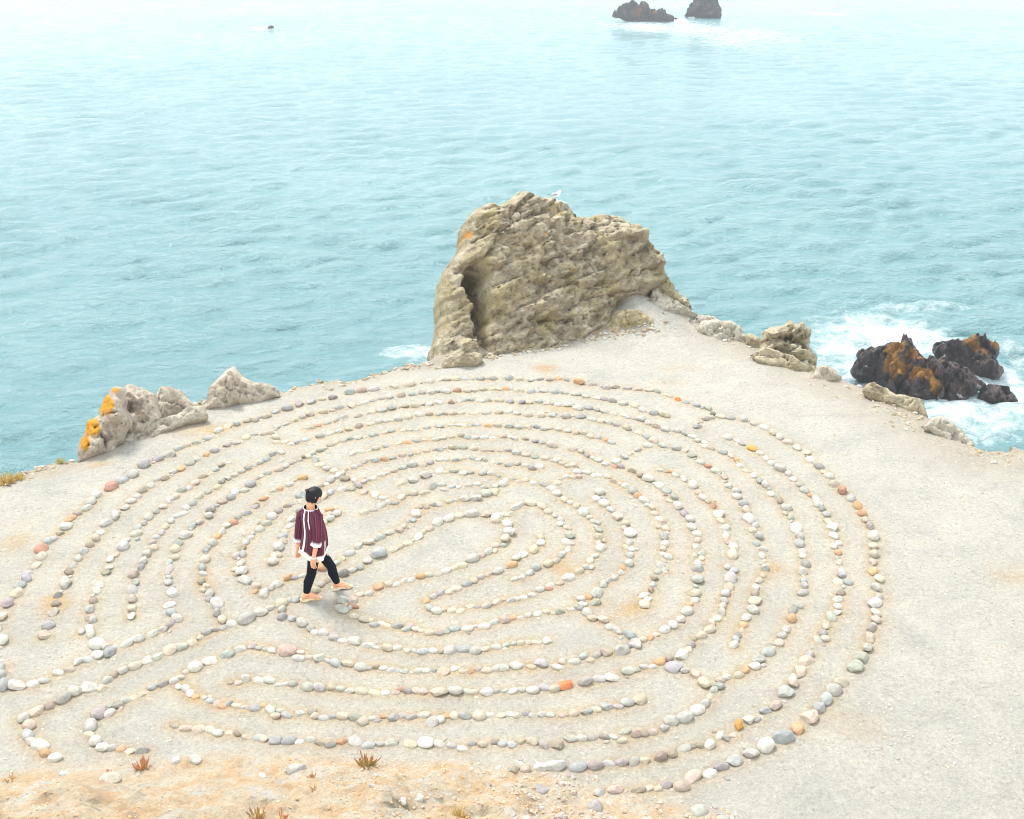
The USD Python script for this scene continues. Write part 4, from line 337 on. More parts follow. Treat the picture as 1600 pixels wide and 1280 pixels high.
def boulder(name, spec, mt, label, cat, step=0.08, front=0.6, back=0.5, width=0.7, amp=0.16, freq=1.3, strata=0.0, seed=1, lichen=None, guano=None, dents=(), power=0.55, parent='/World', rid=0.6):
    O, R, U, outline = np.array(spec[0]), np.array(spec[1]), np.array(spec[2]), np.array(spec[3])
    N = np.cross(R, U)
    if N[1] > 0 and N[2] <= 0.2 or N @ np.array([0, -1, 1.0]) < 0:
        N = -N
    poly = Polygon(outline).buffer(0)
    L = poly.length
    ring = np.array([poly.exterior.interpolate(t).coords[0] for t in np.linspace(0, L, max(24, int(L / step)), endpoint=False)])
    tg = np.roll(ring, -1, 0) - np.roll(ring, 1, 0)
    tg /= np.linalg.norm(tg, axis=1, keepdims=True) + 1e-9
    rw = O + ring[:, :1] * R + ring[:, 1:] * U
    jag = (meshkit.fbm(rw * freq * 2.6 + 3, 4, seed + 21) - 0.5) * amp * 1.1
    ring = ring + jag[:, None] * np.stack([tg[:, 1], -tg[:, 0]], 1)
    poly = Polygon(ring).buffer(0)
    if poly.geom_type != 'Polygon':
        poly = max(poly.geoms, key=lambda g_: g_.area)
    ring = np.array(poly.exterior.coords)[:-1]
    if np.linalg.norm(ring, axis=1).max() < 1e-6 or Polygon(ring).exterior.is_ccw is False:
        ring = ring[::-1]
    x0, y0, x1, y1 = poly.bounds
    rg = np.random.default_rng(seed)
    gx, gy = np.meshgrid(np.arange(x0, x1, step), np.arange(y0, y1, step))
    gp = np.stack([gx.ravel(), gy.ravel()], 1) + rg.uniform(-0.28, 0.28, (gx.size, 2)) * step
    keep = shapely.contains(poly.buffer(-step * 0.55), shapely.points(gp[:, 0], gp[:, 1]))
    pts = np.vstack([ring, gp[keep]])
    tri = Delaunay(pts).simplices
    c = pts[tri].mean(1)
    tri = tri[shapely.contains(poly, shapely.points(c[:, 0], c[:, 1]))]
    a, b, c = pts[tri[:, 0]], pts[tri[:, 1]], pts[tri[:, 2]]
    flip = (b[:, 0] - a[:, 0]) * (c[:, 1] - a[:, 1]) - (b[:, 1] - a[:, 1]) * (c[:, 0] - a[:, 0]) < 0
    tri[flip] = tri[flip][:, ::-1]
    d = shapely.distance(shapely.points(pts[:, 0], pts[:, 1]), poly.exterior)
    prof = (1 - (1 - np.clip(d / width, 0, 1)) ** 2) ** power
    world = O + pts[:, :1] * R + pts[:, 1:] * U
    q = world.copy()
    if strata:
        q = q @ np.array([[1, 0, 0.0], [0, 1, 0], [0, 0, 1]]) + strata * (q[:, :1] * [[0, 0, -0.55]])
        q = q * [0.8, 0.8, 2.2]
    lump = meshkit.fbm(q * freq, 5, seed) - 0.5
    ridge = np.abs(meshkit.fbm(q * freq * 2.1 + 9, 4, seed + 3) - 0.5)
    off = front * prof + amp * np.clip(d / 0.25, 0, 1) * (1.5 * lump - 1.0 * rid * ridge + 0.12)
    off = off + np.clip(d / 0.2, 0, 1) * blocks(q, amp, freq, seed)
    for du, dv, ru, rv, dd in dents:
        off = off - dd * np.exp(-(((pts[:, 0] - du) / ru) ** 2 + ((pts[:, 1] - dv) / rv) ** 2))
    off = np.maximum(off, -0.7 * back * prof) * (d > 1e-9)
    lump2 = meshkit.fbm(q * freq + 31, 4, seed + 8) - 0.5
    offb = np.maximum(back * prof + 0.02 * (d > 1e-9) + amp * np.clip(d / 0.25, 0, 1) * 2 * lump2, 0.0) * (d > 1e-9)
    inplane = (0.35 * amp) * (meshkit.fbm(q * freq * 3.0 + 5, 3, seed + 5)[:, None] - 0.5)
    up = world + off[:, None] * N + inplane * U * (d > 1e-9)[:, None]
    dn = world - offb[:, None] * N
    n, nr = len(pts), len(ring)
    lower = np.arange(n) + n - nr
    lower[:nr] = np.arange(nr)
    verts = np.vstack([up, dn[nr:]])
    faces = np.vstack([tri, lower[tri][:, ::-1]])
    if np.cross(R, U) @ N < 0:
        faces = faces[:, ::-1]
    def field(fn):
        f = np.zeros(n) if fn is None else fn(pts[:, 0], pts[:, 1], up)
        return np.concatenate([f, f[nr:]])
    prims = {'lichen': (field(lichen), 'f'), 'guano': (field(guano), 'f')}
    o = put(name, (verts, faces), mt, parent, smooth=True, prims=prims)
    if parent == '/World':
        tag(o, label, cat)
    return o

def spots(*ss):
    def f(u, v, p):
        r = np.zeros(len(u))
        for cu, cv, ru, rv, k in ss:
            r = np.maximum(r, k * np.exp(-(((u - cu) / ru) ** 2 + ((v - cv) / rv) ** 2)))
        return r
    return f
RK = {"stack": [[-0.056, 23.076, 0.0], [0.9039, 0.4277, 0.0], [-0.2267, 0.479, 0.848], [[-1.984, -0.756], [-1.815, -0.279], [-1.634, 0.186], [-1.447, 0.615], [-1.369, 1.006], [-1.277, 1.273], [-1.11, 1.489], [-0.935, 1.734], [-0.702, 1.975], [-0.509, 2.222], [-0.397, 2.567], [-0.301, 2.714], [-0.107, 2.838], [0.068, 2.877], [0.262, 2.871], [0.319, 2.792], [0.529, 2.843], [0.752, 2.936], [0.943, 3.02], [1.147, 2.969], [1.339, 2.861], [1.58, 2.821], [1.827, 2.736], [2.018, 2.611], [2.078, 2.411], [2.149, 2.314], [2.372, 2.304], [2.565, 2.358], [2.835, 2.328], [3.123, 2.236], [3.349, 2.09], [3.592, 1.941], [3.702, 1.731], [3.707, 1.502], [3.87, 1.3], [3.993, 1.072], [3.997, 0.783], [4.037, 0.566], [4.201, 0.302], [4.312, 0.029], [4.353, -0.31], [4.024, -0.862], [2.286, -1.032], [1.316, -1.092], [0.376, -1.149], [-0.851, -1.289]]], "mossy": [[2.442, 23.015, 0.0], [0.9944, -0.1055, 0.0], [0.0746, 0.7032, 0.7071], [[-0.474, -0.329], [-0.44, 0.122], [-0.398, 0.396], [-0.268, 0.553], [0.043, 0.61], [0.316, 0.56], [0.498, 0.384], [0.611, 0.208], [0.428, 0.021], [0.203, -0.078], [-0.066, -0.103], [-0.192, -0.317]]], "slab": [[0.691, 22.478, 0.0], [0.9995, -0.0307, 0.0], [0.0235, 0.7657, 0.6428], [[-0.343, -0.158], [-0.213, 0.011], [-0.096, 0.212], [0.05, 0.291], [0.184, 0.247], [0.318, 0.094], [0.424, -0.027], [0.239, -0.105]]], "saddle": [[3.457, 23.516, 0.0], [0.9894, -0.1455, 0.0], [0.1234, 0.839, 0.5299], [[-1.034, -0.064], [-0.946, 0.701], [-0.682, 0.994], [-0.334, 1.069], [0.043, 0.796], [0.275, 0.554], [0.529, 0.389], [0.874, 0.32], [1.082, 0.138], [1.061, -0.162], [0.551, -0.282], [-0.267, -0.246]]], "ridge1": [[4.441, 22.806, 0.0], [0.9816, -0.1911, 0.0], [0.1464, 0.7519, 0.6428], [[-0.57, 0.106], [-0.455, 0.367], [-0.276, 0.492], [-0.056, 0.413], [0.128, 0.458], [0.238, 0.402], [0.382, 0.209], [0.603, 0.038], [0.668, -0.189], [0.273, -0.173], [-0.261, -0.105]]], "ridge2": [[5.008, 22.4, 0.0], [0.9759, -0.2182, 0.0], [0.1091, 0.488, 0.866], [[-0.196, -0.016], [-0.176, 0.202], [-0.05, 0.252], [0.085, 0.195], [0.178, 0.013], [0.14, -0.151]]], "right": [[5.58, 21.849, 0.0], [0.9689, -0.2474, 0.0], [0.1237, 0.4845, 0.866], [[-0.581, -0.122], [-0.578, 0.236], [-0.495, 0.43], [-0.341, 0.549], [-0.194, 0.614], [-0.034, 0.668], [0.145, 0.656], [0.242, 0.704], [0.337, 0.632], [0.415, 0.467], [0.426, 0.218], [0.52, 0.029], [0.601, -0.174], [0.338, -0.303], [-0.173, -0.244]]], "ledge": [[5.333, 21.209, 0.0], [0.9698, -0.2439, 0.0], [0.2112, 0.8399, 0.5], [[-0.642, 0.202], [-0.556, 0.362], [-0.413, 0.462], [-0.184, 0.42], [0.143, 0.224], [0.486, 0.066], [0.761, -0.033], [0.697, -0.202], [0.292, -0.152], [-0.15, -0.007], [-0.466, 0.055]]], "ledge2": [[6.04, 20.599, 0.0], [0.9596, -0.2814, 0.0], [0.2156, 0.7351, 0.6428], [[-0.261, -0.052], [-0.168, 0.216], [-0.005, 0.278], [0.145, 0.21], [0.257, 0.039], [0.275, -0.156], [0.014, -0.16]]], "ledge3": [[6.945, 19.318, 0.0], [0.941, -0.3383, 0.0], [0.2591, 0.7209, 0.6428], [[-0.643, 0.164], [-0.525, 0.304], [-0.375, 0.381], [-0.209, 0.323], [-0.054, 0.252], [0.159, 0.257], [0.39, 0.184], [0.552, 0.115], [0.627, -0.177], [0.482, -0.252], [0.122, -0.096], [-0.285, 0.029]]], "ledge4": [[7.472, 17.978, 0.0], [0.9234, -0.3838, 0.0], [0.3144, 0.7564, 0.5736], [[-0.43, 0.067], [-0.332, 0.273], [-0.15, 0.333], [0.048, 0.264], [0.228, 0.153], [0.361, -0.005], [0.451, -0.156], [0.231, -0.199], [-0.146, -0.09]]], "lichen": [[-6.866, 17.433, 0.0], [0.9304, 0.3665, 0.0], [-0.172, 0.4368, 0.8829], [[-0.378, -0.172], [-0.334, 0.059], [-0.297, 0.247], [-0.159, 0.497], [-0.009, 0.551], [0.061, 0.682], [0.131, 0.814], [0.276, 0.958], [0.383, 0.986], [0.461, 0.953], [0.534, 0.745], [0.529, 0.36], [0.389, 0.053], [0.094, -0.14], [-0.121, -0.214]]], "pale1": [[-6.544, 18.063, 0.0], [0.9402, 0.3406, 0.0], [-0.2097, 0.5788, 0.788], [[-0.433, -0.209], [-0.335, 0.234], [-0.191, 0.537], [-0.072, 0.801], [0.044, 0.879], [0.167, 0.838], [0.307, 0.761], [0.444, 0.659], [0.51, 0.509], [0.522, 0.285], [0.474, 0.093], [0.233, -0.103], [-0.105, -0.259], [-0.322, -0.317]]], "pale2": [[-6.108, 18.912, 0.0], [0.9516, 0.3073, 0.0], [-0.1892, 0.5859, 0.788], [[-0.412, -0.217], [-0.296, 0.221], [-0.206, 0.426], [-0.108, 0.511], [0.047, 0.504], [0.148, 0.419], [0.235, 0.396], [0.306, 0.242], [0.434, 0.008], [0.35, -0.126], [0.072, -0.125], [-0.217, -0.243]]], "hump": [[-5.11, 19.434, 0.0], [0.9671, 0.2543, 0.0], [-0.1566, 0.5954, 0.788], [[-0.614, -0.209], [-0.483, -0.005], [-0.415, 0.232], [-0.283, 0.428], [-0.173, 0.503], [-0.073, 0.592], [0.095, 0.651], [0.167, 0.569], [0.238, 0.463], [0.397, 0.323], [0.561, 0.331], [0.668, 0.246], [0.843, 0.129], [0.873, -0.023], [0.398, -0.121], [-0.182, -0.194]]], "seaA": [[20.002, 50.919, -13.55], [0.9308, -0.3656, 0.0], [0.3101, 0.7893, 0.5299], [[-3.904, 1.456], [-3.633, 2.117], [-3.639, 2.571], [-3.085, 3.037], [-2.405, 3.274], [-1.731, 3.302], [-1.076, 3.203], [-0.581, 2.875], [0.064, 2.497], [0.525, 2.094], [0.776, 1.424], [0.679, 0.702], [0.473, 0.201], [-0.024, -0.043], [-0.887, 0.034], [-1.576, 0.302], [-2.32, 0.684], [-2.658, 1.144], [-3.207, 1.13], [-3.608, 1.141]]], "seaB": [[24.338, 53.958, -13.55], [0.9116, -0.4112, 0.0], [0.3326, 0.7375, 0.5878], [[-3.252, 1.42], [-3.156, 1.809], [-2.33, 1.995], [-1.308, 2.298], [-0.564, 2.305], [-0.121, 2.22], [0.028, 1.8], [-0.043, 1.424], [0.308, 0.848], [0.317, 0.335], [0.0, 0.0], [-0.643, 0.038], [-1.296, 0.314], [-2.018, 0.582], [-2.797, 0.562], [-3.094, 1.037]]], "seaC": [[21.411, 51.076, -13.55], [0.9222, -0.3866, 0.0], [0.3205, 0.7646, 0.5592], [[-1.074, 0.992], [-1.103, 2.085], [-0.905, 2.398], [-0.305, 2.383], [0.332, 2.024], [0.999, 1.598], [1.176, 1.322], [0.936, 0.895], [0.583, 0.45], [-0.005, 0.037], [-0.68, -0.165]]], "seaD": [[23.417, 50.997, -13.55], [0.9088, -0.4173, 0.0], [0.3197, 0.6962, 0.6428], [[-1.046, 0.017], [-0.917, 0.691], [-0.562, 1.046], [0.335, 1.066], [0.553, 0.747], [0.784, 0.326], [0.163, 0.066], [-0.437, 0.024]]], "farA": [[28.789, 259.3, -13.8], [0.9939, -0.1103, 0.0], [0.0709, 0.6389, 0.766], [[-7.322, 1.57], [-6.693, 2.858], [-5.39, 4.479], [-3.5, 5.302], [-1.963, 4.672], [-0.312, 4.528], [1.229, 3.58], [2.753, 2.955], [4.268, 2.492], [6.483, 1.241], [4.064, 0.42], [1.356, 0.071], [-2.194, 0.19], [-3.99, 0.648], [-5.791, 1.107]]], "farB": [[42.857, 268.751, -13.8], [0.9875, -0.1575, 0.0], [0.059, 0.3699, 0.9272], [[-5.094, 0.411], [-4.311, 1.409], [-3.555, 2.829], [-3.222, 4.243], [-2.626, 5.94], [-1.276, 6.798], [0.703, 6.536], [1.91, 5.143], [2.54, 4.026], [2.891, 2.906], [3.556, 1.228], [3.339, 0.241], [-0.0, -0.085], [-2.552, 0.304]]], "farC": [[-48.575, 243.243, -13.6], [0.9806, 0.1958, 0.0], [-0.1259, 0.6303, 0.766], [[-0.748, 0.144], [-0.329, 0.733], [0.44, 0.866], [0.789, 0.41], [0.379, -0.03]]], "apron": [[-6.269, 17.794, 0.0], [0.9432, 0.3323, 0.0], [-0.3036, 0.8616, 0.4067], [[-0.916, -0.342], [-0.774, -0.053], [-0.473, 0.125], [-0.134, 0.18], [0.2, 0.36], [0.556, 0.478], [0.872, 0.576], [1.061, 0.51], [1.084, 0.349], [0.721, 0.231], [0.276, 0.072], [-0.111, -0.122], [-0.486, -0.283], [-0.717, -0.381]]], "foot1": [[-0.983, 21.191, 0.0], [0.9989, 0.0463, 0.0], [-0.0355, 0.7652, 0.6428], [[-0.406, -0.091], [-0.353, 0.167], [-0.2, 0.295], [0.004, 0.335], [0.233, 0.345], [0.383, 0.24], [0.43, 0.094], [0.225, -0.032]]]}
S_ = {"stack_lichen": [[-0.5, 2.21, 0.13, 0.2, 0.62], [-0.61, 1.99, 0.12, 0.11, 0.55], [-0.37, 2.54, 0.1, 0.12, 0.5], [0.3, 2.4, 0.12, 0.09, 0.5], [0.39, 2.28, 0.07, 0.06, 0.45], [0.93, 1.82, 0.09, 0.07, 0.6], [2.75, 1.36, 0.1, 0.07, 0.55]], "stack_guano": [[1.83, 2.68, 0.28, 0.13, 0.85], [1.48, 2.86, 0.19, 0.07, 0.65], [2.29, 2.28, 0.22, 0.08, 0.5], [2.43, 1.6, 0.1, 0.07, 0.5], [1.43, 1.28, 0.05, 0.2, 0.42], [3.18, 0.75, 0.08, 0.12, 0.42]], "stack_dents": [[-0.65, 1.22, 0.14, 0.17, 1.9], [-0.85, 0.98, 0.13, 0.22, 1.3], [-0.75, 0.74, 0.1, 0.39, 2.0], [-0.89, 0.28, 0.1, 0.19, 1.6], [-0.91, -0.21, 0.07, 0.28, 0.8], [2.32, -0.01, 0.22, 0.23, 0.45], [1.66, -0.09, 0.28, 0.12, 0.35], [-0.2, 1.34, 0.15, 0.57, -0.12], [0.86, 1.35, 0.92, 0.12, -0.1], [2.66, 1.57, 0.64, 0.3, -0.25], [3.42, 0.72, 0.41, 0.12, 0.3], [3.04, 0.25, 0.49, 0.09, 0.25], [1.28, 2.4, 1.09, 0.15, 0.15]], "lichen": [[0.16, 0.72, 0.16, 0.3, 1.0], [-0.12, 0.37, 0.2, 0.22, 1.0], [-0.25, 0.13, 0.11, 0.21, 0.9], [0.35, 0.92, 0.12, 0.1, 0.8], [-0.33, -0.03, 0.08, 0.11, 0.55]], "pale1": [[0.04, 0.83, 0.15, 0.07, 0.42]], "seaA": [[-2.0, 2.31, 0.75, 0.61, 0.95], [-1.99, 1.62, 0.48, 0.6, 0.85], [-0.86, 2.22, 0.6, 0.48, 0.9], [-1.58, 1.25, 0.54, 0.55, 0.85], [-0.43, 1.13, 0.82, 0.55, 0.95], [0.11, 0.84, 0.47, 0.5, 0.9], [-1.2, 1.56, 0.36, 0.4, 0.7]], "seaB": [[-1.52, 1.81, 0.43, 0.57, 0.9], [-0.31, 2.02, 0.37, 0.4, 0.85], [-1.05, 1.4, 0.37, 0.44, 0.75], [-0.66, 1.23, 0.33, 0.4, 0.7]], "seaC": [[-0.89, 2.08, 0.27, 0.31, 0.55], [0.08, 0.74, 0.29, 0.38, 0.4]], "farA": [[-2.13, 1.95, 1.64, 1.44, 0.8], [1.26, 2.62, 1.91, 1.12, 0.75], [-4.89, 2.56, 0.96, 0.96, 0.6]], "washA": [[-0.97, 3.06, 0.66, 0.33, 0.5], [-0.16, 2.62, 0.48, 0.32, 0.55], [-3.13, 1.43, 0.3, 0.24, 0.5], [0.54, 0.41, 0.35, 0.23, 0.5]], "washB": [[-2.78, 1.42, 0.37, 0.32, 0.45], [-2.52, 0.77, 0.43, 0.2, 0.5]], "washC": [[0.13, 0.37, 0.35, 0.26, 0.55], [0.9, 1.16, 0.29, 0.3, 0.5]]}
boulder('sea_stack', RK['stack'], M_stack, 'huge olive-brown rock outcrop standing at the tip of the headland', 'rock', 0.042, 0.95, 1.5, 0.95, 0.16, 1.15, 0.35, 3,
        lichen=spots(*S_['stack_lichen']), guano=spots(*S_['stack_guano']), dents=S_['stack_dents'], rid=1.0, power=0.45)
boulder('rock_outcrop', RK['mossy'], M_stack, 'low mossy outcrop at the lower right foot of the huge rock', 'rock', 0.03, 0.3, 0.3, 0.35, 0.15, 1.6, 0, 7)
boulder('rock_outcrop', RK['slab'], M_tan, 'small pale slab set in the sand before the huge rock', 'rock', 0.03, 0.14, 0.2, 0.2, 0.10, 2.4, 0, 8)
boulder('rock_outcrop', RK['saddle'], M_sandy, 'sandy broken ridge running down from the right of the huge rock', 'rock', 0.035, 0.25, 0.4, 0.5, 0.20, 1.3, 0.6, 9)
boulder('rock_outcrop', RK['ridge1'], M_sandy, 'rounded tan hump on the cliff edge between the ridge and the leaning boulder', 'rock', 0.035, 0.22, 0.3, 0.3, 0.20, 1.8, 0, 10)
boulder('rock_outcrop', RK['ridge2'], M_tan, 'small grey stone wedged against the left of the leaning boulder', 'rock', 0.03, 0.16, 0.2, 0.2, 0.14, 2.2, 0, 12)
boulder('rock_outcrop', RK['foot1'], M_tan, 'small broken rock at the left foot of the huge rock', 'rock', 0.03, 0.15, 0.2, 0.2, 0.14, 2.2, 0, 33)
boulder('boulder', RK['right'], M_tan, 'tall tan boulder leaning on the right cliff edge', 'boulder', 0.035, 0.42, 0.4, 0.4, 0.20, 1.7, 0.8, 13)
boulder('rock_ledge', RK['ledge'], M_tan, 'cracked flat ledge in front of the leaning boulder', 'rock ledge', 0.03, 0.14, 0.3, 0.22, 0.17, 1.8, 0, 14)
boulder('rock_ledge', RK['ledge2'], M_sandy, 'sandy round ledge below the leaning boulder on the cliff edge', 'rock ledge', 0.03, 0.14, 0.3, 0.25, 0.15, 1.8, 0, 15)
boulder('rock_ledge', RK['ledge3'], M_tan, 'olive brown ledge jutting over the cliff edge before the dark wet rocks', 'rock ledge', 0.03, 0.2, 0.3, 0.25, 0.18, 1.8, 0, 16)
boulder('rock_ledge', RK['ledge4'], M_sandy, 'pale crumbling ledge on the cliff edge farthest to the right', 'rock ledge', 0.03, 0.16, 0.3, 0.25, 0.16, 1.8, 0, 17)
boulder('boulder', RK['lichen'], M_pale, 'pale boulder with bright orange lichen on its seaward left side', 'boulder', 0.035, 0.35, 0.4, 0.35, 0.16, 1.4, 0, 18, lichen=spots(*S_['lichen']))
boulder('boulder', RK['pale1'], M_pale, 'broad pale boulder right beside the orange lichen boulder', 'boulder', 0.035, 0.40, 0.4, 0.4, 0.18, 1.4, 0, 19, lichen=spots(*S_['pale1']))
boulder('rock_outcrop', RK['apron'], M_sandy, 'low sandy rock apron spreading below the pale boulders on the left edge', 'rock', 0.035, 0.16, 0.25, 0.3, 0.2, 1.9, 0, 29)
boulder('boulder', RK['pale2'], M_pale, 'small whitish boulder between the broad pale one and the pointed rock', 'boulder', 0.035, 0.3, 0.4, 0.3, 0.15, 1.4, 0, 20)
boulder('boulder', RK['hump'], M_pale, 'pointed sandy rock on the left cliff edge', 'boulder', 0.035, 0.35, 0.4, 0.4, 0.14, 1.4, 0, 21)
boulder('wet_rock', RK['seaA'], M_mussel, 'large black wet rock topped with orange weed, nearest the cliff', 'sea rock', 0.08, 1.0, 1.0, 1.2, 0.46, 0.95, 0, 22, lichen=spots(*S_['seaA']), guano=spots(*S_['washA']))
boulder('wet_rock', RK['seaB'], M_mussel, 'black wet rock with orange patches, farther out and upper right of the group', 'sea rock', 0.08, 0.9, 1.0, 1.0, 0.44, 0.95, 0, 23, lichen=spots(*S_['seaB']), guano=spots(*S_['washB']))
boulder('wet_rock', RK['seaC'], M_mussel, 'low black rock between the two orange-topped wet rocks', 'sea rock', 0.08, 0.7, 1.0, 0.8, 0.42, 0.95, 0, 24, lichen=spots(*S_['seaC']), guano=spots(*S_['washC']))
boulder('wet_rock', RK['seaD'], M_mussel, 'small low black rock washed by foam, farthest right', 'sea rock', 0.10, 0.4, 0.8, 0.5, 0.30, 0.8, 0, 25)
boulder('offshore_rock', RK['farA'], M_far, 'long low reddish rock far out in the sea', 'sea rock', 0.2, 2.0, 2.0, 2.0, 1.3, 0.42, 0, 26, lichen=spots(*S_['farA']))
boulder('offshore_rock', RK['farB'], M_far, 'dark upright rock far out in the sea, cut by the top of the picture', 'sea rock', 0.2, 2.0, 2.0, 2.0, 1.3, 0.42, 0, 27)
boulder('offshore_rock', RK['farC'], M_far, 'tiny lone dark rock far out on the left of the open sea', 'sea rock', 0.15, 0.5, 0.5, 0.5, 0.2, 0.7, 0, 28)

# ------------------------------------------------------------------ labyrinth stones
PAL = {'w': (.56, .55, .53), 'l': (.43, .43, .425), 'g': (.33, .36, .40), 't': (.55, .46, .34), 'T': (.60, .46, .30), 'o': (.56, .30, .12), 'O': (.62, .30, .05), 'r': (.42, .19, .11), 'R': (.62, .19, .06),
       'p': (.54, .405, .335), 'P': (.60, .41, .32), 'm': (.31, .265, .29), 'b': (.31, .23, .16), 'n': (.34, .37, .32), 'd': (.13, .13, .14)}
NAMES = {'w': 'whitish', 'l': 'pale grey', 'g': 'blue-grey', 't': 'cream', 'T': 'cream', 'o': 'orange', 'O': 'orange', 'r': 'rusty', 'R': 'orange-red', 'p': 'pinkish', 'P': 'pink', 'm': 'mauve', 'b': 'brown', 'n': 'greenish', 'd': 'charcoal'}
M_stone = mat('stone', {
    'tc': ('geometry', {}), 'c': ('attribute', {'attribute': 'tint'}),
    'n': ('noise_texture', {'scale': 14.0, 'detail': 6.0, 'roughness': 0.65, 'distortion': 0.5}), 'n2': ('noise_texture', {'scale': 110.0, 'detail': 3.0}),
    'r': ('rgb_ramp', {'ramp': [(0.25, (0.58, 0.565, 0.55)), (0.42, (0.86, 0.85, 0.83)), (0.55, (1.0, 1.0, 0.99)), (0.74, (1.34, 1.30, 1.24))]}),
    'r2': ('rgb_ramp', {'ramp': [(0.3, (0.86, 0.86, 0.86)), (0.7, (1.08, 1.08, 1.08))]}),
    'm': ('mix', {'mix_type': 'multiply', 'fac': 0.9}), 'm2': ('mix', {'mix_type': 'multiply', 'fac': 0.8}),
    'b': ('bump', {'strength': 0.35, 'distance': 0.006}), 'p': ('principled_bsdf', {'roughness': 0.82, 'specular_ior_level': 0.3}),
}, [('tc.position', 'n.vector'), ('tc.position', 'n2.vector'), ('n.fac', 'r.fac'), ('n2.fac', 'r2.fac'), ('c.color', 'm.color1'), ('r.color', 'm.color2'),
    ('m.color', 'm2.color1'), ('r2.color', 'm2.color2'), ('m2.color', 'p.base_color'), ('n.fac', 'b.height'), ('b.normal', 'p.normal')])
ICO = {k: trimesh.creation.icosphere(k) for k in (1, 2, 3)}

def stone_mesh(rg, L, sub, turn, at, angular):
    m = ICO[sub]
    v = np.array(m.vertices)
    e = rg.uniform(0.88, 1.04)
    v = np.sign(v) * np.abs(v) ** e
    s = rg.uniform(0, 100, 3)
    v = v * (1 + (0.70 if angular else 0.42) * (meshkit.fbm(v * 0.9 + s, 3, 1)[:, None] - 0.5))
    for _ in range(rg.integers(5, 9) if angular else rg.integers(0, 3)):
        n = rg.normal(size=3); n /= np.linalg.norm(n)
        lim = rg.uniform(0.62, 0.86) if angular else rg.uniform(0.8, 0.95)
        h = v @ n
        v = v - np.clip(h - lim, 0, None)[:, None] * n * 0.92
    w, hgt = rg.uniform(0.62, 0.88), rg.uniform(0.42, 0.66)
    v = v * [0.5 * L * 1.02, 0.5 * L * w, 0.5 * L * hgt]
    tl, tr = rg.normal(0, 0.13, 2)
    R = trimesh.transformations.euler_matrix(tl, tr, turn)[:3, :3]
    v = v @ R.T
    lo = v[:, 2].min()
    sink = rg.uniform(0.16, 0.38) * (v[:, 2].max() - lo)
    return v + [at[0], at[1], at[2] - lo - sink], np.array(m.faces)

rg = np.random.default_rng(5)
cx0, cy0 = -1.0, 14.7
def side_of(x, y):
    a = math.degrees(math.atan2(x - cx0, y - cy0))
    return 'sea side' if abs(a) < 48 else 'right side' if 0 < a < 135 else 'left side' if -135 < a < 0 else 'front side'
ground_z = height(centres[:, 0], centres[:, 1])
recs, i = [], 0
for key, phrase, lst in rows:
    for j, (x, y, L, c, one) in enumerate(lst):
        a, b = lst[max(0, j - 1)], lst[min(len(lst) - 1, j + 1)]
        recs.append(dict(key=key, phrase=phrase, j=j, n=len(lst), x=x, y=y, L=L, c=c, one=one, z=ground_z[i], turn=math.atan2(b[1] - a[1], b[0] - a[0]) + rg.normal(0, 0.3),
                         left=NAMES[a[3]] if j else None, right=NAMES[b[3]] if j < len(lst) - 1 else None, first=lst[0], last=lst[-1]))
        i += 1
def ordinal(k):
    return {1: '1st', 2: '2nd', 3: '3rd'}.get(k, f'{k}th') if k < 20 or k % 10 not in (1, 2, 3) else f"{k}{'..st nd rd'.split('.')[2].split()[k % 10 - 1]}"
def label_of(r, exact=0):
    size = 'large ' if r['L'] > 0.185 else ''
    place = f"in the {r['phrase']}"
    if exact == 0:
        nb = f"between {r['left']} and {r['right']} ones" if r['left'] and r['right'] else f"at its end beside a {r['left'] or r['right']} one"
        return f"{size}{NAMES[r['c']]} stone {place}, {side_of(r['x'], r['y'])}, {nb}"
    if r['first'][0] <= r['last'][0]:
        k = r['j'] + 1
    else:
        k = r['n'] - r['j']
    end = 'left'
    if k > r['n'] / 2:
        k, end = r['n'] + 1 - k, 'right'
    return f"{size}{NAMES[r['c']]} stone {place}, {ordinal(k)} along from its {end} end{'' if exact == 1 else ', ' + side_of(r['x'], r['y'])}"
ones = [r for r in recs if r['one']]
labs = [label_of(r) for r in ones]
labs = [l if len(l.split()) <= 16 else l.replace(', ' + side_of(r['x'], r['y']), '') for l, r in zip(labs, ones)]
labs = [l if len(l.split()) <= 16 else label_of(r, 1) for l, r in zip(labs, ones)]
for lv in (1, 2):
    dup = {l for l in labs if labs.count(l) > 1}
    labs = [label_of(r, lv) if l in dup else l for r, l in zip(ones, labs)]
mass_v, mass_f, mass_c, nv = [], [], [], 0
def tint_of(rg, c):
    col = np.array(PAL[c]); k = 0.10 if c in 'OR' else 0.30 if c in 'or' else 0.50
    col = col * (1 - k) + k * (0.20 + 0.5 * col.mean()) * np.array([1.02, 1.0, 0.965])
    col = col * 0.76 * np.array([1.03, 1.0, 0.93])
    return np.clip(col * rg.uniform(0.84, 1.12) + rg.normal(0, 0.006, 3), 0.02, 0.85)
for r in recs:
    v, f = stone_mesh(rg, r['L'], 3 if r['one'] else 2, r['turn'], (r['x'], r['y'], r['z']), (r['c'] in 'oOrRbpn' and rg.random() < 0.6) or rg.random() < 0.34)
    col = np.tile(tint_of(rg, r['c']), (len(v), 1))
    if r['one']:
        mid = np.array([r['x'], r['y'], r['z']])
        o = put('stone', (v, f), M_stone, smooth=True, prims={'tint': (col, 'c')})
        tag(o, labs[ones.index(r)], 'stone', 'stones of the labyrinth')
    else:
        mass_v.append(v); mass_f.append(f + nv); mass_c.append(col); nv += len(v)
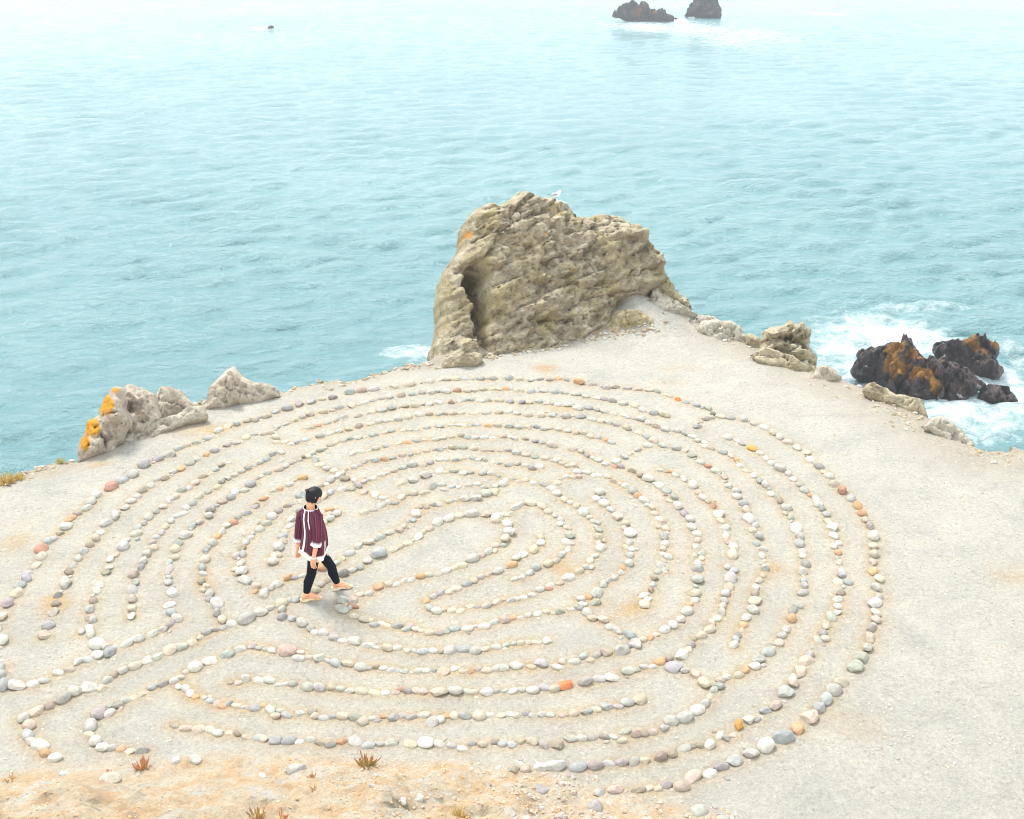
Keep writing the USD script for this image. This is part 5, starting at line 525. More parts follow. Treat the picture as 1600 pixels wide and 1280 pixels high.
# pebbles that fill the gaps in the rows
for (x, y, L, c) in [(np.float64(-6.11), np.float64(11.46), 0.07, 'w'), (np.float64(-6.19), np.float64(11.54), 0.081, 'l'), (np.float64(-6.17), np.float64(11.58), 0.056, 'w'), (np.float64(-6.24), np.float64(11.72), 0.086, 'p'), (np.float64(-6.33), np.float64(11.97), 0.092, 'w'), (np.float64(-6.41), np.float64(11.98), 0.068, 'n'), (np.float64(-6.44), np.float64(12.2), 0.09, 't'), (np.float64(-6.52), np.float64(12.8), 0.061, 'g'), (np.float64(-6.53), np.float64(13.09), 0.071, 'p'), (np.float64(-6.54), np.float64(13.48), 0.082, 'l'), (np.float64(-6.54), np.float64(13.57), 0.086, 't'), (np.float64(-6.44), np.float64(14.79), 0.074, 't'), (np.float64(-6.28), np.float64(15.79), 0.056, 'g'), (np.float64(-5.98), np.float64(16.57), 0.058, 'l'), (np.float64(-5.82), np.float64(16.85), 0.092, 'p'), (np.float64(-5.2), np.float64(17.68), 0.092, 'n'), (np.float64(-5.11), np.float64(17.93), 0.069, 'w'), (np.float64(-4.48), np.float64(18.64), 0.088, 'g'), (np.float64(-4.32), np.float64(18.77), 0.091, 'p'), (np.float64(-4.32), np.float64(18.81), 0.077, 't'), (np.float64(-2.47), np.float64(20.0), 0.059, 'l'), (np.float64(-2.37), np.float64(20.04), 0.056, 'p'), (np.float64(-2.08), np.float64(20.16), 0.065, 'p'), (np.float64(-2.14), np.float64(20.09), 0.046, 'w'), (np.float64(-1.83), np.float64(20.22), 0.064, 'm'), (np.float64(-1.72), np.float64(20.27), 0.063, 'm'), (np.float64(-1.67), np.float64(20.31), 0.07, 'p'), (np.float64(-1.41), np.float64(20.41), 0.044, 'b'), (np.float64(-0.74), np.float64(20.54), 0.069, 'n'), (np.float64(-0.76), np.float64(20.52), 0.08, 'n'), (np.float64(-0.76), np.float64(20.56), 0.059, 'b'), (np.float64(-0.49), np.float64(20.53), 0.065, 'n'), (np.float64(-0.3), np.float64(20.53), 0.083, 'g'), (np.float64(-0.02), np.float64(20.58), 0.049, 'l'), (np.float64(0.37), np.float64(20.49), 0.049, 'w'), (np.float64(1.0), np.float64(20.45), 0.06, 'l'), (np.float64(1.19), np.float64(20.35), 0.066, 'w'), (np.float64(1.68), np.float64(20.12), 0.09, 'l'), (np.float64(3.44), np.float64(19.09), 0.089, 'g'), (np.float64(3.41), np.float64(19.08), 0.062, 'm'), (np.float64(3.5), np.float64(18.94), 0.073, 't'), (np.float64(4.03), np.float64(18.56), 0.083, 't'), (np.float64(4.15), np.float64(18.51), 0.078, 'l'), (np.float64(4.3), np.float64(18.31), 0.06, 'l'), (np.float64(4.42), np.float64(18.13), 0.072, 'g'), (np.float64(4.87), np.float64(17.3), 0.042, 'p'), (np.float64(4.86), np.float64(17.12), 0.069, 'b'), (np.float64(4.89), np.float64(17.06), 0.095, 'm'), (np.float64(4.93), np.float64(16.83), 0.098, 'l'), (np.float64(4.99), np.float64(16.32), 0.042, 'l'), (np.float64(5.03), np.float64(16.21), 0.063, 't'), (np.float64(4.98), np.float64(16.02), 0.065, 'l'), (np.float64(5.15), np.float64(14.52), 0.06, 'w'), (np.float64(5.14), np.float64(14.25), 0.063, 'n'), (np.float64(4.64), np.float64(12.79), 0.045, 'w'), (np.float64(4.55), np.float64(12.2), 0.096, 'l'), (np.float64(4.26), np.float64(11.61), 0.079, 'l'), (np.float64(2.5), np.float64(9.92), 0.062, 'l'), (np.float64(2.22), np.float64(9.43), 0.077, 'g'), (np.float64(1.63), np.float64(9.23), 0.068, 't'), (np.float64(1.15), np.float64(9.17), 0.063, 'm'), (np.float64(-5.82), np.float64(12.28), 0.095, 'b'), (np.float64(-5.89), np.float64(12.96), 0.061, 'p'), (np.float64(-5.96), np.float64(12.99), 0.077, 'w'), (np.float64(-6.0), np.float64(13.33), 0.069, 't'), (np.float64(-5.96), np.float64(13.36), 0.076, 't'), (np.float64(-5.96), np.float64(13.64), 0.065, 't'), (np.float64(-5.98), np.float64(14.65), 0.057, 'l'), (np.float64(-5.86), np.float64(15.14), 0.08, 'b'), (np.float64(-5.86), np.float64(15.14), 0.073, 'b'), (np.float64(-5.82), np.float64(15.4), 0.068, 'w'), (np.float64(-5.79), np.float64(15.87), 0.07, 'p'), (np.float64(-5.62), np.float64(16.15), 0.068, 'l'), (np.float64(-5.42), np.float64(16.32), 0.068, 'p'), (np.float64(-5.41), np.float64(16.4), 0.072, 'l'), (np.float64(-5.31), np.float64(16.72), 0.066, 'l'), (np.float64(-4.94), np.float64(17.41), 0.078, 'w'), (np.float64(-4.58), np.float64(17.71), 0.078, 'w'), (np.float64(-4.27), np.float64(17.99), 0.075, 'g'), (np.float64(-4.14), np.float64(18.08), 0.074, 'p'), (np.float64(-4.09), np.float64(18.17), 0.081, 'p'), (np.float64(-3.88), np.float64(18.65), 0.081, 'p'), (np.float64(-3.02), np.float64(19.16), 0.067, 'w'), (np.float64(-3.22), np.float64(19.13), 0.085, 'l'), (np.float64(-2.77), np.float64(19.26), 0.099, 'l'), (np.float64(-1.76), np.float64(19.71), 0.078, 't'), (np.float64(-1.38), np.float64(19.86), 0.091, 'n'), (np.float64(-1.33), np.float64(19.86), 0.073, 'g'), (np.float64(-0.83), np.float64(19.97), 0.065, 'l'), (np.float64(-0.7), np.float64(19.89), 0.054, 'b'), (np.float64(-0.04), np.float64(19.99), 0.057, 'm'), (np.float64(-0.01), np.float64(20.03), 0.07, 'l'), (np.float64(0.49), np.float64(19.93), 0.088, 'l'), (np.float64(2.29), np.float64(19.06), 0.092, 'n'), (np.float64(2.42), np.float64(18.91), 0.063, 'w'), (np.float64(-2.57), np.float64(18.86), 0.078, 'n'), (np.float64(-2.04), np.float64(19.13), 0.089, 'm'), (np.float64(-1.62), np.float64(19.24), 0.097, 'l'), (np.float64(-1.25), np.float64(19.39), 0.077, 'g'), (np.float64(-1.15), np.float64(19.38), 0.063, 'b'), (np.float64(0.1), np.float64(19.39), 0.072, 'g'), (np.float64(0.75), np.float64(19.28), 0.091, 'b'), (np.float64(0.92), np.float64(19.18), 0.077, 't'), (np.float64(1.12), np.float64(19.26), 0.065, 'g'), (np.float64(2.14), np.float64(18.59), 0.085, 'l'), (np.float64(2.77), np.float64(18.07), 0.063, 'm'), (np.float64(3.41), np.float64(17.26), 0.055, 'n'), (np.float64(3.66), np.float64(16.8), 0.083, 'w'), (np.float64(3.6), np.float64(16.48), 0.045, 'w'), (np.float64(3.98), np.float64(15.87), 0.091, 'g'), (np.float64(4.11), np.float64(14.88), 0.091, 'l'), (np.float64(4.04), np.float64(14.03), 0.048, 'l'), (np.float64(3.93), np.float64(13.36), 0.085, 't'), (np.float64(3.89), np.float64(13.15), 0.05, 'w'), (np.float64(3.75), np.float64(12.73), 0.068, 'l'), (np.float64(3.57), np.float64(12.47), 0.052, 'p'), (np.float64(3.19), np.float64(11.73), 0.066, 't'), (np.float64(3.18), np.float64(11.71), 0.058, 'p'), (np.float64(3.2), np.float64(11.79), 0.079, 'g'), (np.float64(2.98), np.float64(11.58), 0.054, 't'), (np.float64(2.99), np.float64(11.36), 0.083, 'l'), (np.float64(1.14), np.float64(9.99), 0.048, 'p'), (np.float64(1.02), np.float64(9.98), 0.07, 'p'), (np.float64(-0.73), np.float64(10.0), 0.073, 'p'), (np.float64(-2.85), np.float64(10.04), 0.073, 'p'), (np.float64(4.64), np.float64(15.51), 0.087, 'w'), (np.float64(4.64), np.float64(14.95), 0.044, 'l'), (np.float64(4.66), np.float64(14.28), 0.05, 'l'), (np.float64(4.5), np.float64(13.56), 0.056, 'n'), (np.float64(4.41), np.float64(13.11), 0.087, 'l'), (np.float64(4.18), np.float64(12.9), 0.083, 't'), (np.float64(3.81), np.float64(11.79), 0.075, 'b'), (np.float64(3.66), np.float64(11.73), 0.057, 'n'), (np.float64(3.35), np.float64(11.14), 0.07, 'n'), (np.float64(3.09), np.float64(10.68), 0.061, 'l'), (np.float64(2.77), np.float64(10.4), 0.084, 'w'), (np.float64(2.22), np.float64(10.18), 0.066, 'b'), (np.float64(2.1), np.float64(9.96), 0.061, 'p'), (np.float64(3.33), np.float64(18.45), 0.086, 'b'), (np.float64(3.27), np.float64(18.4), 0.062, 'b'), (np.float64(3.28), np.float64(18.31), 0.086, 'n'), (np.float64(-2.98), np.float64(18.05), 0.047, 'l'), (np.float64(-2.22), np.float64(18.45), 0.096, 'g'), (np.float64(-2.26), np.float64(18.49), 0.08, 'w'), (np.float64(-1.25), np.float64(18.93), 0.043, 'l'), (np.float64(-0.77), np.float64(18.88), 0.086, 'p'), (np.float64(0.6), np.float64(18.89), 0.071, 'p'), (np.float64(0.82), np.float64(18.71), 0.084, 'l'), (np.float64(0.86), np.float64(18.71), 0.06, 'm'), (np.float64(1.07), np.float64(18.69), 0.086, 'p'), (np.float64(2.1), np.float64(18.07), 0.089, 'l'), (np.float64(2.07), np.float64(18.17), 0.061, 'w'), (np.float64(2.27), np.float64(17.9), 0.078, 'l'), (np.float64(2.25), np.float64(17.78), 0.072, 'l'), (np.float64(2.65), np.float64(17.4), 0.056, 'p'), (np.float64(2.6), np.float64(17.39), 0.067, 'n'), (np.float64(2.68), np.float64(17.4), 0.046, 'l'), (np.float64(2.99), np.float64(17.0), 0.06, 'm'), (np.float64(2.99), np.float64(16.96), 0.059, 't'), (np.float64(3.3), np.float64(16.44), 0.089, 't'), (np.float64(3.37), np.float64(16.48), 0.073, 't'), (np.float64(3.36), np.float64(16.14), 0.09, 'b'), (np.float64(3.44), np.float64(15.34), 0.06, 'p'), (np.float64(3.51), np.float64(15.12), 0.06, 'b'), (np.float64(3.49), np.float64(15.02), 0.095, 'l'), (np.float64(3.38), np.float64(14.96), 0.056, 'l'), (np.float64(3.51), np.float64(14.5), 0.091, 'b'), (np.float64(3.48), np.float64(13.76), 0.076, 't'), (np.float64(3.45), np.float64(13.73), 0.059, 'l'), (np.float64(3.41), np.float64(13.68), 0.073, 'l'), (np.float64(3.48), np.float64(13.62), 0.049, 'l'), (np.float64(3.28), np.float64(13.19), 0.075, 'g'), (np.float64(2.94), np.float64(12.38), 0.058, 'g'), (np.float64(2.81), np.float64(12.04), 0.051, 'l'), (np.float64(2.0), np.float64(17.22), 0.073, 'p'), (np.float64(2.01), np.float64(17.28), 0.062, 'p'), (np.float64(1.74), np.float64(16.91), 0.087, 't'), (np.float64(-2.29), np.float64(17.37), 0.057, 'p'), (np.float64(-1.35), np.float64(17.85), 0.081, 'l'), (np.float64(-0.13), np.float64(17.86), 0.07, 'p'), (np.float64(-4.39), np.float64(16.24), 0.067, 'g'), (np.float64(-4.82), np.float64(15.64), 0.08, 'l'), (np.float64(-5.07), np.float64(14.68), 0.048, 'l'), (np.float64(-5.08), np.float64(13.94), 0.078, 'l'), (np.float64(-5.01), np.float64(12.92), 0.089, 'b'), (np.float64(-3.77), np.float64(16.95), 0.077, 'l'), (np.float64(-2.51), np.float64(17.82), 0.072, 'w'), (np.float64(-2.44), np.float64(17.84), 0.084, 'l'), (np.float64(-1.25), np.float64(18.15), 0.052, 'w'), (np.float64(-0.78), np.float64(18.32), 0.059, 'b'), (np.float64(-0.04), np.float64(18.36), 0.046, 'w'), (np.float64(0.31), np.float64(18.21), 0.08, 'p'), (np.float64(0.5), np.float64(18.17), 0.083, 'g'), (np.float64(1.46), np.float64(17.8), 0.043, 't'), (np.float64(-4.83), np.float64(16.49), 0.045, 'w'), (np.float64(-5.12), np.float64(15.72), 0.087, 'w'), (np.float64(-5.2), np.float64(15.48), 0.075, 't'), (np.float64(-5.34), np.float64(14.34), 0.085, 'g'), (np.float64(-5.53), np.float64(14.16), 0.052, 'l'), (np.float64(-5.48), np.float64(13.39), 0.058, 'n'), (np.float64(-5.48), np.float64(12.87), 0.079, 'w'), (np.float64(-5.42), np.float64(12.63), 0.082, 'n'), (np.float64(-5.12), np.float64(11.9), 0.079, 'm'), (np.float64(-5.11), np.float64(11.66), 0.051, 'l'), (np.float64(-4.45), np.float64(15.38), 0.09, 'l'), (np.float64(-4.49), np.float64(15.36), 0.071, 'n'), (np.float64(-4.66), np.float64(14.65), 0.092, 'g'), (np.float64(-4.75), np.float64(14.31), 0.066, 'm'), (np.float64(-4.7), np.float64(13.67), 0.072, 'p'), (np.float64(-4.5), np.float64(13.08), 0.08, 'm'), (np.float64(-4.44), np.float64(12.78), 0.068, 'p'), (np.float64(-4.43), np.float64(12.87), 0.057, 'p'), (np.float64(-3.42), np.float64(16.21), 0.083, 't'), (np.float64(-3.44), np.float64(16.15), 0.092, 'l'), (np.float64(-3.61), np.float64(15.96), 0.078, 't'), (np.float64(-3.74), np.float64(15.77), 0.085, 'w'), (np.float64(-3.76), np.float64(15.7), 0.06, 'l'), (np.float64(-4.02), np.float64(15.2), 0.058, 'l'), (np.float64(-4.27), np.float64(13.97), 0.072, 'b'), (np.float64(-4.27), np.float64(13.91), 0.06, 'l'), (np.float64(-4.32), np.float64(13.97), 0.042, 'w'), (np.float64(-5.22), np.float64(11.33), 0.084, 'p'), (np.float64(-5.01), np.float64(11.53), 0.095, 'm'), (np.float64(-4.96), np.float64(11.57), 0.064, 'm'), (np.float64(-4.84), np.float64(11.71), 0.073, 't'), (np.float64(-4.27), np.float64(12.09), 0.062, 'l'), (np.float64(-4.82), np.float64(9.72), 0.048, 'w'), (np.float64(-4.97), np.float64(9.82), 0.067, 'l'), (np.float64(-2.76), np.float64(12.84), 0.097, 'n'), (np.float64(-2.71), np.float64(12.9), 0.092, 'm'), (np.float64(-2.54), np.float64(12.85), 0.073, 'l'), (np.float64(-2.4), np.float64(13.29), 0.096, 'w'), (np.float64(-1.4), np.float64(14.34), 0.064, 'n'), (np.float64(0.03), np.float64(15.23), 0.082, 'n'), (np.float64(0.69), np.float64(15.11), 0.06, 'w'), (np.float64(0.76), np.float64(14.53), 0.073, 'g'), (np.float64(0.84), np.float64(14.34), 0.043, 'b'), (np.float64(-2.82), np.float64(12.33), 0.044, 'w'), (np.float64(-1.98), np.float64(11.69), 0.054, 't'), (np.float64(-1.66), np.float64(11.81), 0.068, 'l'), (np.float64(-0.17), np.float64(11.78), 0.045, 'w'), (np.float64(-0.08), np.float64(11.71), 0.069, 'w'), (np.float64(-0.07), np.float64(13.61), 0.064, 'm'), (np.float64(-0.48), np.float64(13.33), 0.079, 'b'), (np.float64(1.09), np.float64(13.65), 0.058, 'm'), (np.float64(1.3), np.float64(14.87), 0.079, 'l'), (np.float64(0.77), np.float64(16.26), 0.077, 'n'), (np.float64(0.46), np.float64(16.04), 0.078, 'b'), (np.float64(-1.28), np.float64(15.32), 0.052, 'g'), (np.float64(-1.42), np.float64(15.17), 0.061, 'l'), (np.float64(-1.44), np.float64(14.76), 0.058, 'l'), (np.float64(-1.52), np.float64(14.7), 0.065, 'b'), (np.float64(-2.7), np.float64(13.51), 0.068, 'l'), (np.float64(-2.78), np.float64(13.4), 0.045, 'w'), (np.float64(-3.32), np.float64(12.96), 0.045, 'w'), (np.float64(0.01), np.float64(14.52), 0.041, 'w'), (np.float64(-2.2), np.float64(12.75), 0.083, 'g'), (np.float64(-1.73), np.float64(12.2), 0.084, 'g'), (np.float64(-1.38), np.float64(12.24), 0.075, 'g'), (np.float64(-1.21), np.float64(12.15), 0.069, 'l'), (np.float64(-0.82), np.float64(12.14), 0.077, 'b'), (np.float64(-0.54), np.float64(12.03), 0.067, 'b'), (np.float64(-0.09), np.float64(12.43), 0.079, 'l'), (np.float64(0.54), np.float64(12.47), 0.077, 't'), (np.float64(1.18), np.float64(13.05), 0.066, 'n'), (np.float64(1.75), np.float64(14.07), 0.073, 'l'), (np.float64(1.44), np.float64(15.49), 0.057, 'l'), (np.float64(1.35), np.float64(11.92), 0.081, 'l'), (np.float64(-2.63), np.float64(16.66), 0.056, 'w'), (np.float64(-1.13), np.float64(17.39), 0.094, 'l'), (np.float64(-0.3), np.float64(17.32), 0.048, 't'), (np.float64(0.64), np.float64(16.91), 0.066, 'l'), (np.float64(1.05), np.float64(16.66), 0.087, 'b'), (np.float64(1.02), np.float64(16.61), 0.068, 'm'), (np.float64(1.82), np.float64(15.8), 0.072, 'w'), (np.float64(1.82), np.float64(15.65), 0.077, 'p'), (np.float64(2.04), np.float64(15.38), 0.099, 'w'), (np.float64(2.19), np.float64(14.8), 0.068, 'm'), (np.float64(2.19), np.float64(14.53), 0.091, 'p'), (np.float64(2.23), np.float64(14.53), 0.086, 'w'), (np.float64(2.12), np.float64(13.73), 0.049, 'b'), (np.float64(2.06), np.float64(13.69), 0.057, 'w'), (np.float64(2.08), np.float64(13.46), 0.084, 't'), (np.float64(1.89), np.float64(13.39), 0.043, 'l'), (np.float64(1.66), np.float64(12.89), 0.066, 'b'), (np.float64(1.09), np.float64(17.36), 0.07, 'p'), (np.float64(1.5), np.float64(16.8), 0.083, 'p'), (np.float64(2.25), np.float64(16.14), 0.066, 'w'), (np.float64(2.23), np.float64(16.11), 0.091, 'l'), (np.float64(2.36), np.float64(15.71), 0.084, 'b'), (np.float64(2.48), np.float64(15.5), 0.051, 'l'), (np.float64(2.61), np.float64(14.81), 0.077, 'n'), (np.float64(2.63), np.float64(13.7), 0.068, 'l'), (np.float64(2.51), np.float64(13.38), 0.084, 'p'), (np.float64(2.32), np.float64(13.45), 0.04, 'b'), (np.float64(2.44), np.float64(13.11), 0.09, 'l'), (np.float64(2.48), np.float64(13.08), 0.055, 'p'), (np.float64(0.03), np.float64(11.3), 0.043, 'w'), (np.float64(-0.54), np.float64(11.27), 0.063, 't'), (np.float64(-0.57), np.float64(11.3), 0.069, 'l'), (np.float64(-0.88), np.float64(11.38), 0.048, 'l'), (np.float64(-0.94), np.float64(11.25), 0.074, 'p'), (np.float64(-1.62), np.float64(11.32), 0.064, 'g'), (np.float64(-2.04), np.float64(11.35), 0.057, 'l'), (np.float64(-4.4), np.float64(10.55), 0.08, 'p'), (np.float64(-4.6), np.float64(10.46), 0.083, 't'), (np.float64(-4.11), np.float64(9.81), 0.056, 'w'), (np.float64(-3.45), np.float64(10.78), 0.076, 't'), (np.float64(-2.69), np.float64(10.5), 0.075, 'w'), (np.float64(-2.16), np.float64(10.4), 0.041, 'b'), (np.float64(-1.39), np.float64(10.43), 0.068, 'p'), (np.float64(0.09), np.float64(10.44), 0.057, 't'), (np.float64(0.85), np.float64(10.47), 0.054, 't'), (np.float64(-1.42), np.float64(10.84), 0.082, 'l'), (np.float64(-0.4), np.float64(10.76), 0.064, 't'), (np.float64(-0.07), np.float64(10.87), 0.047, 'g'), (np.float64(0.3), np.float64(10.93), 0.057, 'p'), (np.float64(1.35), np.float64(11.14), 0.068, 'b'), (np.float64(2.86), np.float64(13.11), 0.067, 'p'), (np.float64(3.11), np.float64(14.52), 0.098, 'l'), (np.float64(3.09), np.float64(14.56), 0.092, 'l'), (np.float64(3.09), np.float64(15.2), 0.061, 'g'), (np.float64(3.08), np.float64(15.51), 0.061, 'b'), (np.float64(2.73), np.float64(16.14), 0.058, 'b'), (np.float64(2.41), np.float64(16.55), 0.045, 'b'), (np.float64(-2.34), np.float64(16.32), 0.074, 'p'), (np.float64(-0.76), np.float64(16.97), 0.065, 'm'), (np.float64(-1.26), np.float64(16.39), 0.086, 'w'), (np.float64(-1.29), np.float64(16.44), 0.082, 'n'), (np.float64(-0.74), np.float64(16.5), 0.085, 'l'), (np.float64(-0.46), np.float64(16.45), 0.085, 'p'), (np.float64(-2.05), np.float64(15.44), 0.079, 'm'), (np.float64(-2.02), np.float64(15.53), 0.064, 'n'), (np.float64(-2.07), np.float64(15.63), 0.063, 'l'), (np.float64(-3.19), np.float64(15.82), 0.088, 'm'), (np.float64(-3.2), np.float64(15.67), 0.059, 'l'), (np.float64(-3.71), np.float64(14.84), 0.082, 'b'), (np.float64(-3.85), np.float64(14.47), 0.076, 'l'), (np.float64(-3.79), np.float64(13.82), 0.083, 'l'), (np.float64(-3.7), np.float64(13.57), 0.086, 'p'), (np.float64(-3.74), np.float64(13.39), 0.082, 'b'), (np.float64(-3.72), np.float64(13.42), 0.071, 'b'), (np.float64(-3.62), np.float64(13.37), 0.096, 'b'), (np.float64(-3.55), np.float64(13.18), 0.05, 't'), (np.float64(-3.1), np.float64(15.33), 0.091, 'm'), (np.float64(-3.18), np.float64(15.11), 0.076, 'b'), (np.float64(-3.26), np.float64(14.33), 0.087, 't'), (np.float64(-3.29), np.float64(14.26), 0.099, 'n'), (np.float64(-3.29), np.float64(14.06), 0.094, 'w'), (np.float64(-3.28), np.float64(13.98), 0.098, 't'), (np.float64(-2.77), np.float64(14.99), 0.095, 'b'), (np.float64(-2.76), np.float64(15.03), 0.059, 't')]:
    z = float(height(np.array([x]), np.array([y]))[0])
    v, f = stone_mesh(rg, L, 2, rg.uniform(0, 6), (x, y, z), rg.random() < 0.5)
    mass_v.append(v); mass_f.append(f + nv); mass_c.append(np.tile(tint_of(rg, c), (len(v), 1))); nv += len(v)
o = put('small_stones', (np.vstack(mass_v), np.vstack(mass_f)), M_stone, smooth=True, prims={'tint': (np.vstack(mass_c), 'c')})
tag(o, 'the many smaller stones that fill the rows of the labyrinth', 'stones', kind='stuff')

# grit and chips: along the rows, over the plateau, and on the dirt bank
def chips(name, pts, sizes, cols, label, cat):
    m = ICO[1]
    v0, f0 = np.array(m.vertices), np.array(m.faces)
    n = len(pts)
    jit = rg.uniform(0.6, 1.25, (n, len(v0), 1))
    v = v0[None] * jit * (np.stack([rg.uniform(.7, 1.1, n), rg.uniform(.5, .9, n), rg.uniform(.35, .7, n)], 1)[:, None] * sizes[:, None, None])
    a = rg.uniform(0, 6.28, n)
    ca, sa = np.cos(a)[:, None], np.sin(a)[:, None]
    v = np.stack([v[..., 0] * ca - v[..., 1] * sa, v[..., 0] * sa + v[..., 1] * ca, v[..., 2]], -1) + pts[:, None]
    f = (f0[None] + (np.arange(n) * len(v0))[:, None, None]).reshape(-1, 3)
    o = put(name, (v.reshape(-1, 3), f), M_stone, smooth=False, prims={'tint': (np.repeat(cols, len(v0), 0), 'c')})
    tag(o, label, cat, kind='stuff')
n1 = 6500
k = rg.integers(0, len(centres), n1)
p = centres[k] + rg.normal(0, 1, (n1, 2)) * (0.055 + 0.05 * rg.random((n1, 1)) ** 2)
n2 = 17000
q = np.stack([rg.uniform(-10, 14, n2), rg.uniform(9.2, 23, n2)], 1)
keep = (signed(q[:, 0], q[:, 1]) > 0.2) & (fb(q[:, 0], q[:, 1], 2, 1.2, 3, 77) + 0.35 * (q[:, 0] > 3.6) > -0.02)
q = q[keep]
p = np.vstack([p, q])
tones = np.array([(.50, .46, .39), (.54, .44, .32), (.42, .40, .37), (.60, .56, .50), (.40, .30, .22)])
sz = np.concatenate([rg.uniform(.006, .021, n1), rg.uniform(.006, .019, len(q))])
chips('gravel', np.column_stack([p, height(p[:, 0], p[:, 1]) + sz * 0.25]), sz, tones[rg.choice(5, len(p), p=[.36, .22, .2, .12, .10])], 'loose chips and grit scattered over the sandy ground and along the rows', 'gravel')
n3 = 17000
q = np.stack([rg.uniform(-6.2, 5.2, n3), rg.uniform(6.3, 10.4, n3)], 1)
bk = bank_of(q[:, 0], q[:, 1])
dens = np.clip(fb(q[:, 0], q[:, 1], 4, 1.0, 4, 78) * 3 + 0.35 + 0.35 * (q[:, 0] > 0.2), 0, 1)
keep = (bk > -0.05) & (rg.random(n3) < dens)
q = q[keep]
sz = (.005 + .018 * rg.random(len(q)) ** 2.5) * np.where(q[:, 0] > 0.3, 1.15, 0.8)
tones = np.array([(.54, .36, .20), (.50, .30, .15), (.56, .45, .33), (.42, .33, .28), (.40, .26, .15)])
chips('dirt_clods', np.column_stack([q, height(q[:, 0], q[:, 1]) + sz * 0.2]), sz, tones[rg.choice(5, len(q), p=[.34, .22, .2, .12, .12])], 'crumbs and clods of ochre dirt on the bank in the foreground', 'dirt clods')

n5 = 5200
bd_ = EDGE.exterior
tq = rg.uniform(0, 1, n5)
rim = np.array([bd_.interpolate(t_ * RIMLEN).coords[0] for t_ in tq])
q = rim + rg.normal(0, 1, (n5, 2)) * np.where(rim[:, :1] > 3.5, 0.42, 0.22)
bl_ = shapely.LineString([(-1.391, 21.23), (-0.769, 21.583), (-0.13, 21.947), (0.657, 22.209), (1.33, 22.514), (1.887, 22.866), (2.553, 22.787), (3.274, 23.187)])
q2 = np.array([bl_.interpolate(t_, normalized=True).coords[0] for t_ in rg.uniform(0, 1, 900)]) + rg.normal(0, 0.13, (900, 2))
q = np.vstack([q, q2])
dn_ = fb(q[:, 0], q[:, 1], 3, 1.3, 3, 93)
q = q[(dn_ > -0.06)]
sz = .010 + .055 * rg.random(len(q)) ** 4
tones = np.array([(.46, .42, .35), (.40, .33, .24), (.33, .26, .17), (.48, .45, .40), (.30, .24, .17)])
chips('rim_rubble', np.column_stack([q, height(q[:, 0], q[:, 1]) + sz * 0.15]), sz, tones[rg.choice(5, len(q))], 'broken rock crumbs lying along the cliff rim', 'rubble')
n4 = 2600
q = np.stack([rg.uniform(0.0, 3.6, n4), rg.uniform(7.6, 9.9, n4)], 1)
bk = bank_of(q[:, 0], q[:, 1])
q = q[(bk > -0.22) & (rg.random(n4) < np.clip(0.75 + 2.2 * fb(q[:, 0], q[:, 1], 2, 1.4, 3, 91), 0, 1))]
sz = .010 + .034 * rg.random(len(q)) ** 2.2
tones = np.array([(.42, .33, .27), (.36, .27, .22), (.47, .41, .36), (.46, .33, .22), (.33, .28, .27)])
chips('crushed_rock', np.column_stack([q, height(q[:, 0], q[:, 1]) + sz * 0.15]), sz, tones[rg.choice(5, len(q))], 'crushed brownish rubble at the foot of the bank where the outer ring is buried', 'rubble')

# bigger stones lying in the dirt bank
BANKST = [(-3.327, 9.643, 0.176, 'l', 'pale grey stone at the top of the dirt bank, beside the bare orange patch'), (-2.237, 9.447, 0.24, 'l', 'large pale grey stone sunk in the bank between the two spiky succulents'), (-2.565, 9.372, 0.112, 'w', 'small whitish stone in the bank left of the large sunken one'), (-0.133, 9.52, 0.128, 'w', 'whitish stone at the right end of the bank top'), (-0.02, 9.463, 0.096, 'g', 'blue-grey stone at the right end of the bank top'), (-0.245, 9.165, 0.112, 'm', 'mauve stone among the crushed rubble of the bank'), (-0.431, 9.126, 0.104, 'p', 'pinkish stone among the crushed rubble of the bank'), (-0.89, 8.657, 0.128, 'l', 'flat pale grey stone low on the bank, right of the bottom succulent'), (-1.043, 8.549, 0.12, 'w', 'whitish flat stone low on the bank, left of the pale grey flat one'), (-1.33, 8.652, 0.08, 'l', 'small grey stone below the middle spiky succulent'), (-3.512, 9.59, 0.128, 'l', 'flat grey stone at the left edge of the bare orange patch'), (-4.124, 9.311, 0.24, 't', 'broad cream stone sunk in the left part of the bank'), (-4.64, 9.449, 0.16, 'l', 'low grey stone in the left part of the bank'), (0.292, 9.186, 0.176, 'm', 'mauve slab lying in the rubble where the outer ring is buried'), (0.823, 8.894, 0.2, 'm', 'dull mauve rock in the rubble at the bottom of the picture'), (1.841, 8.906, 0.24, 'n', 'greenish grey rock at the right foot of the rubble')]
for x, y, L, c, lab in BANKST:
    z = float(height(np.array([x]), np.array([y]))[0])
    v, f = stone_mesh(rg, L, 3, rg.uniform(0, 6), (x, y, z - 0.15 * L), True)
    o = put('bank_stone', (v, f), M_stone, smooth=True, prims={'tint': (np.tile(tint_of(rg, c), (len(v), 1)), 'c')})
    tag(o, lab, 'stone', 'stones half buried in the dirt bank')

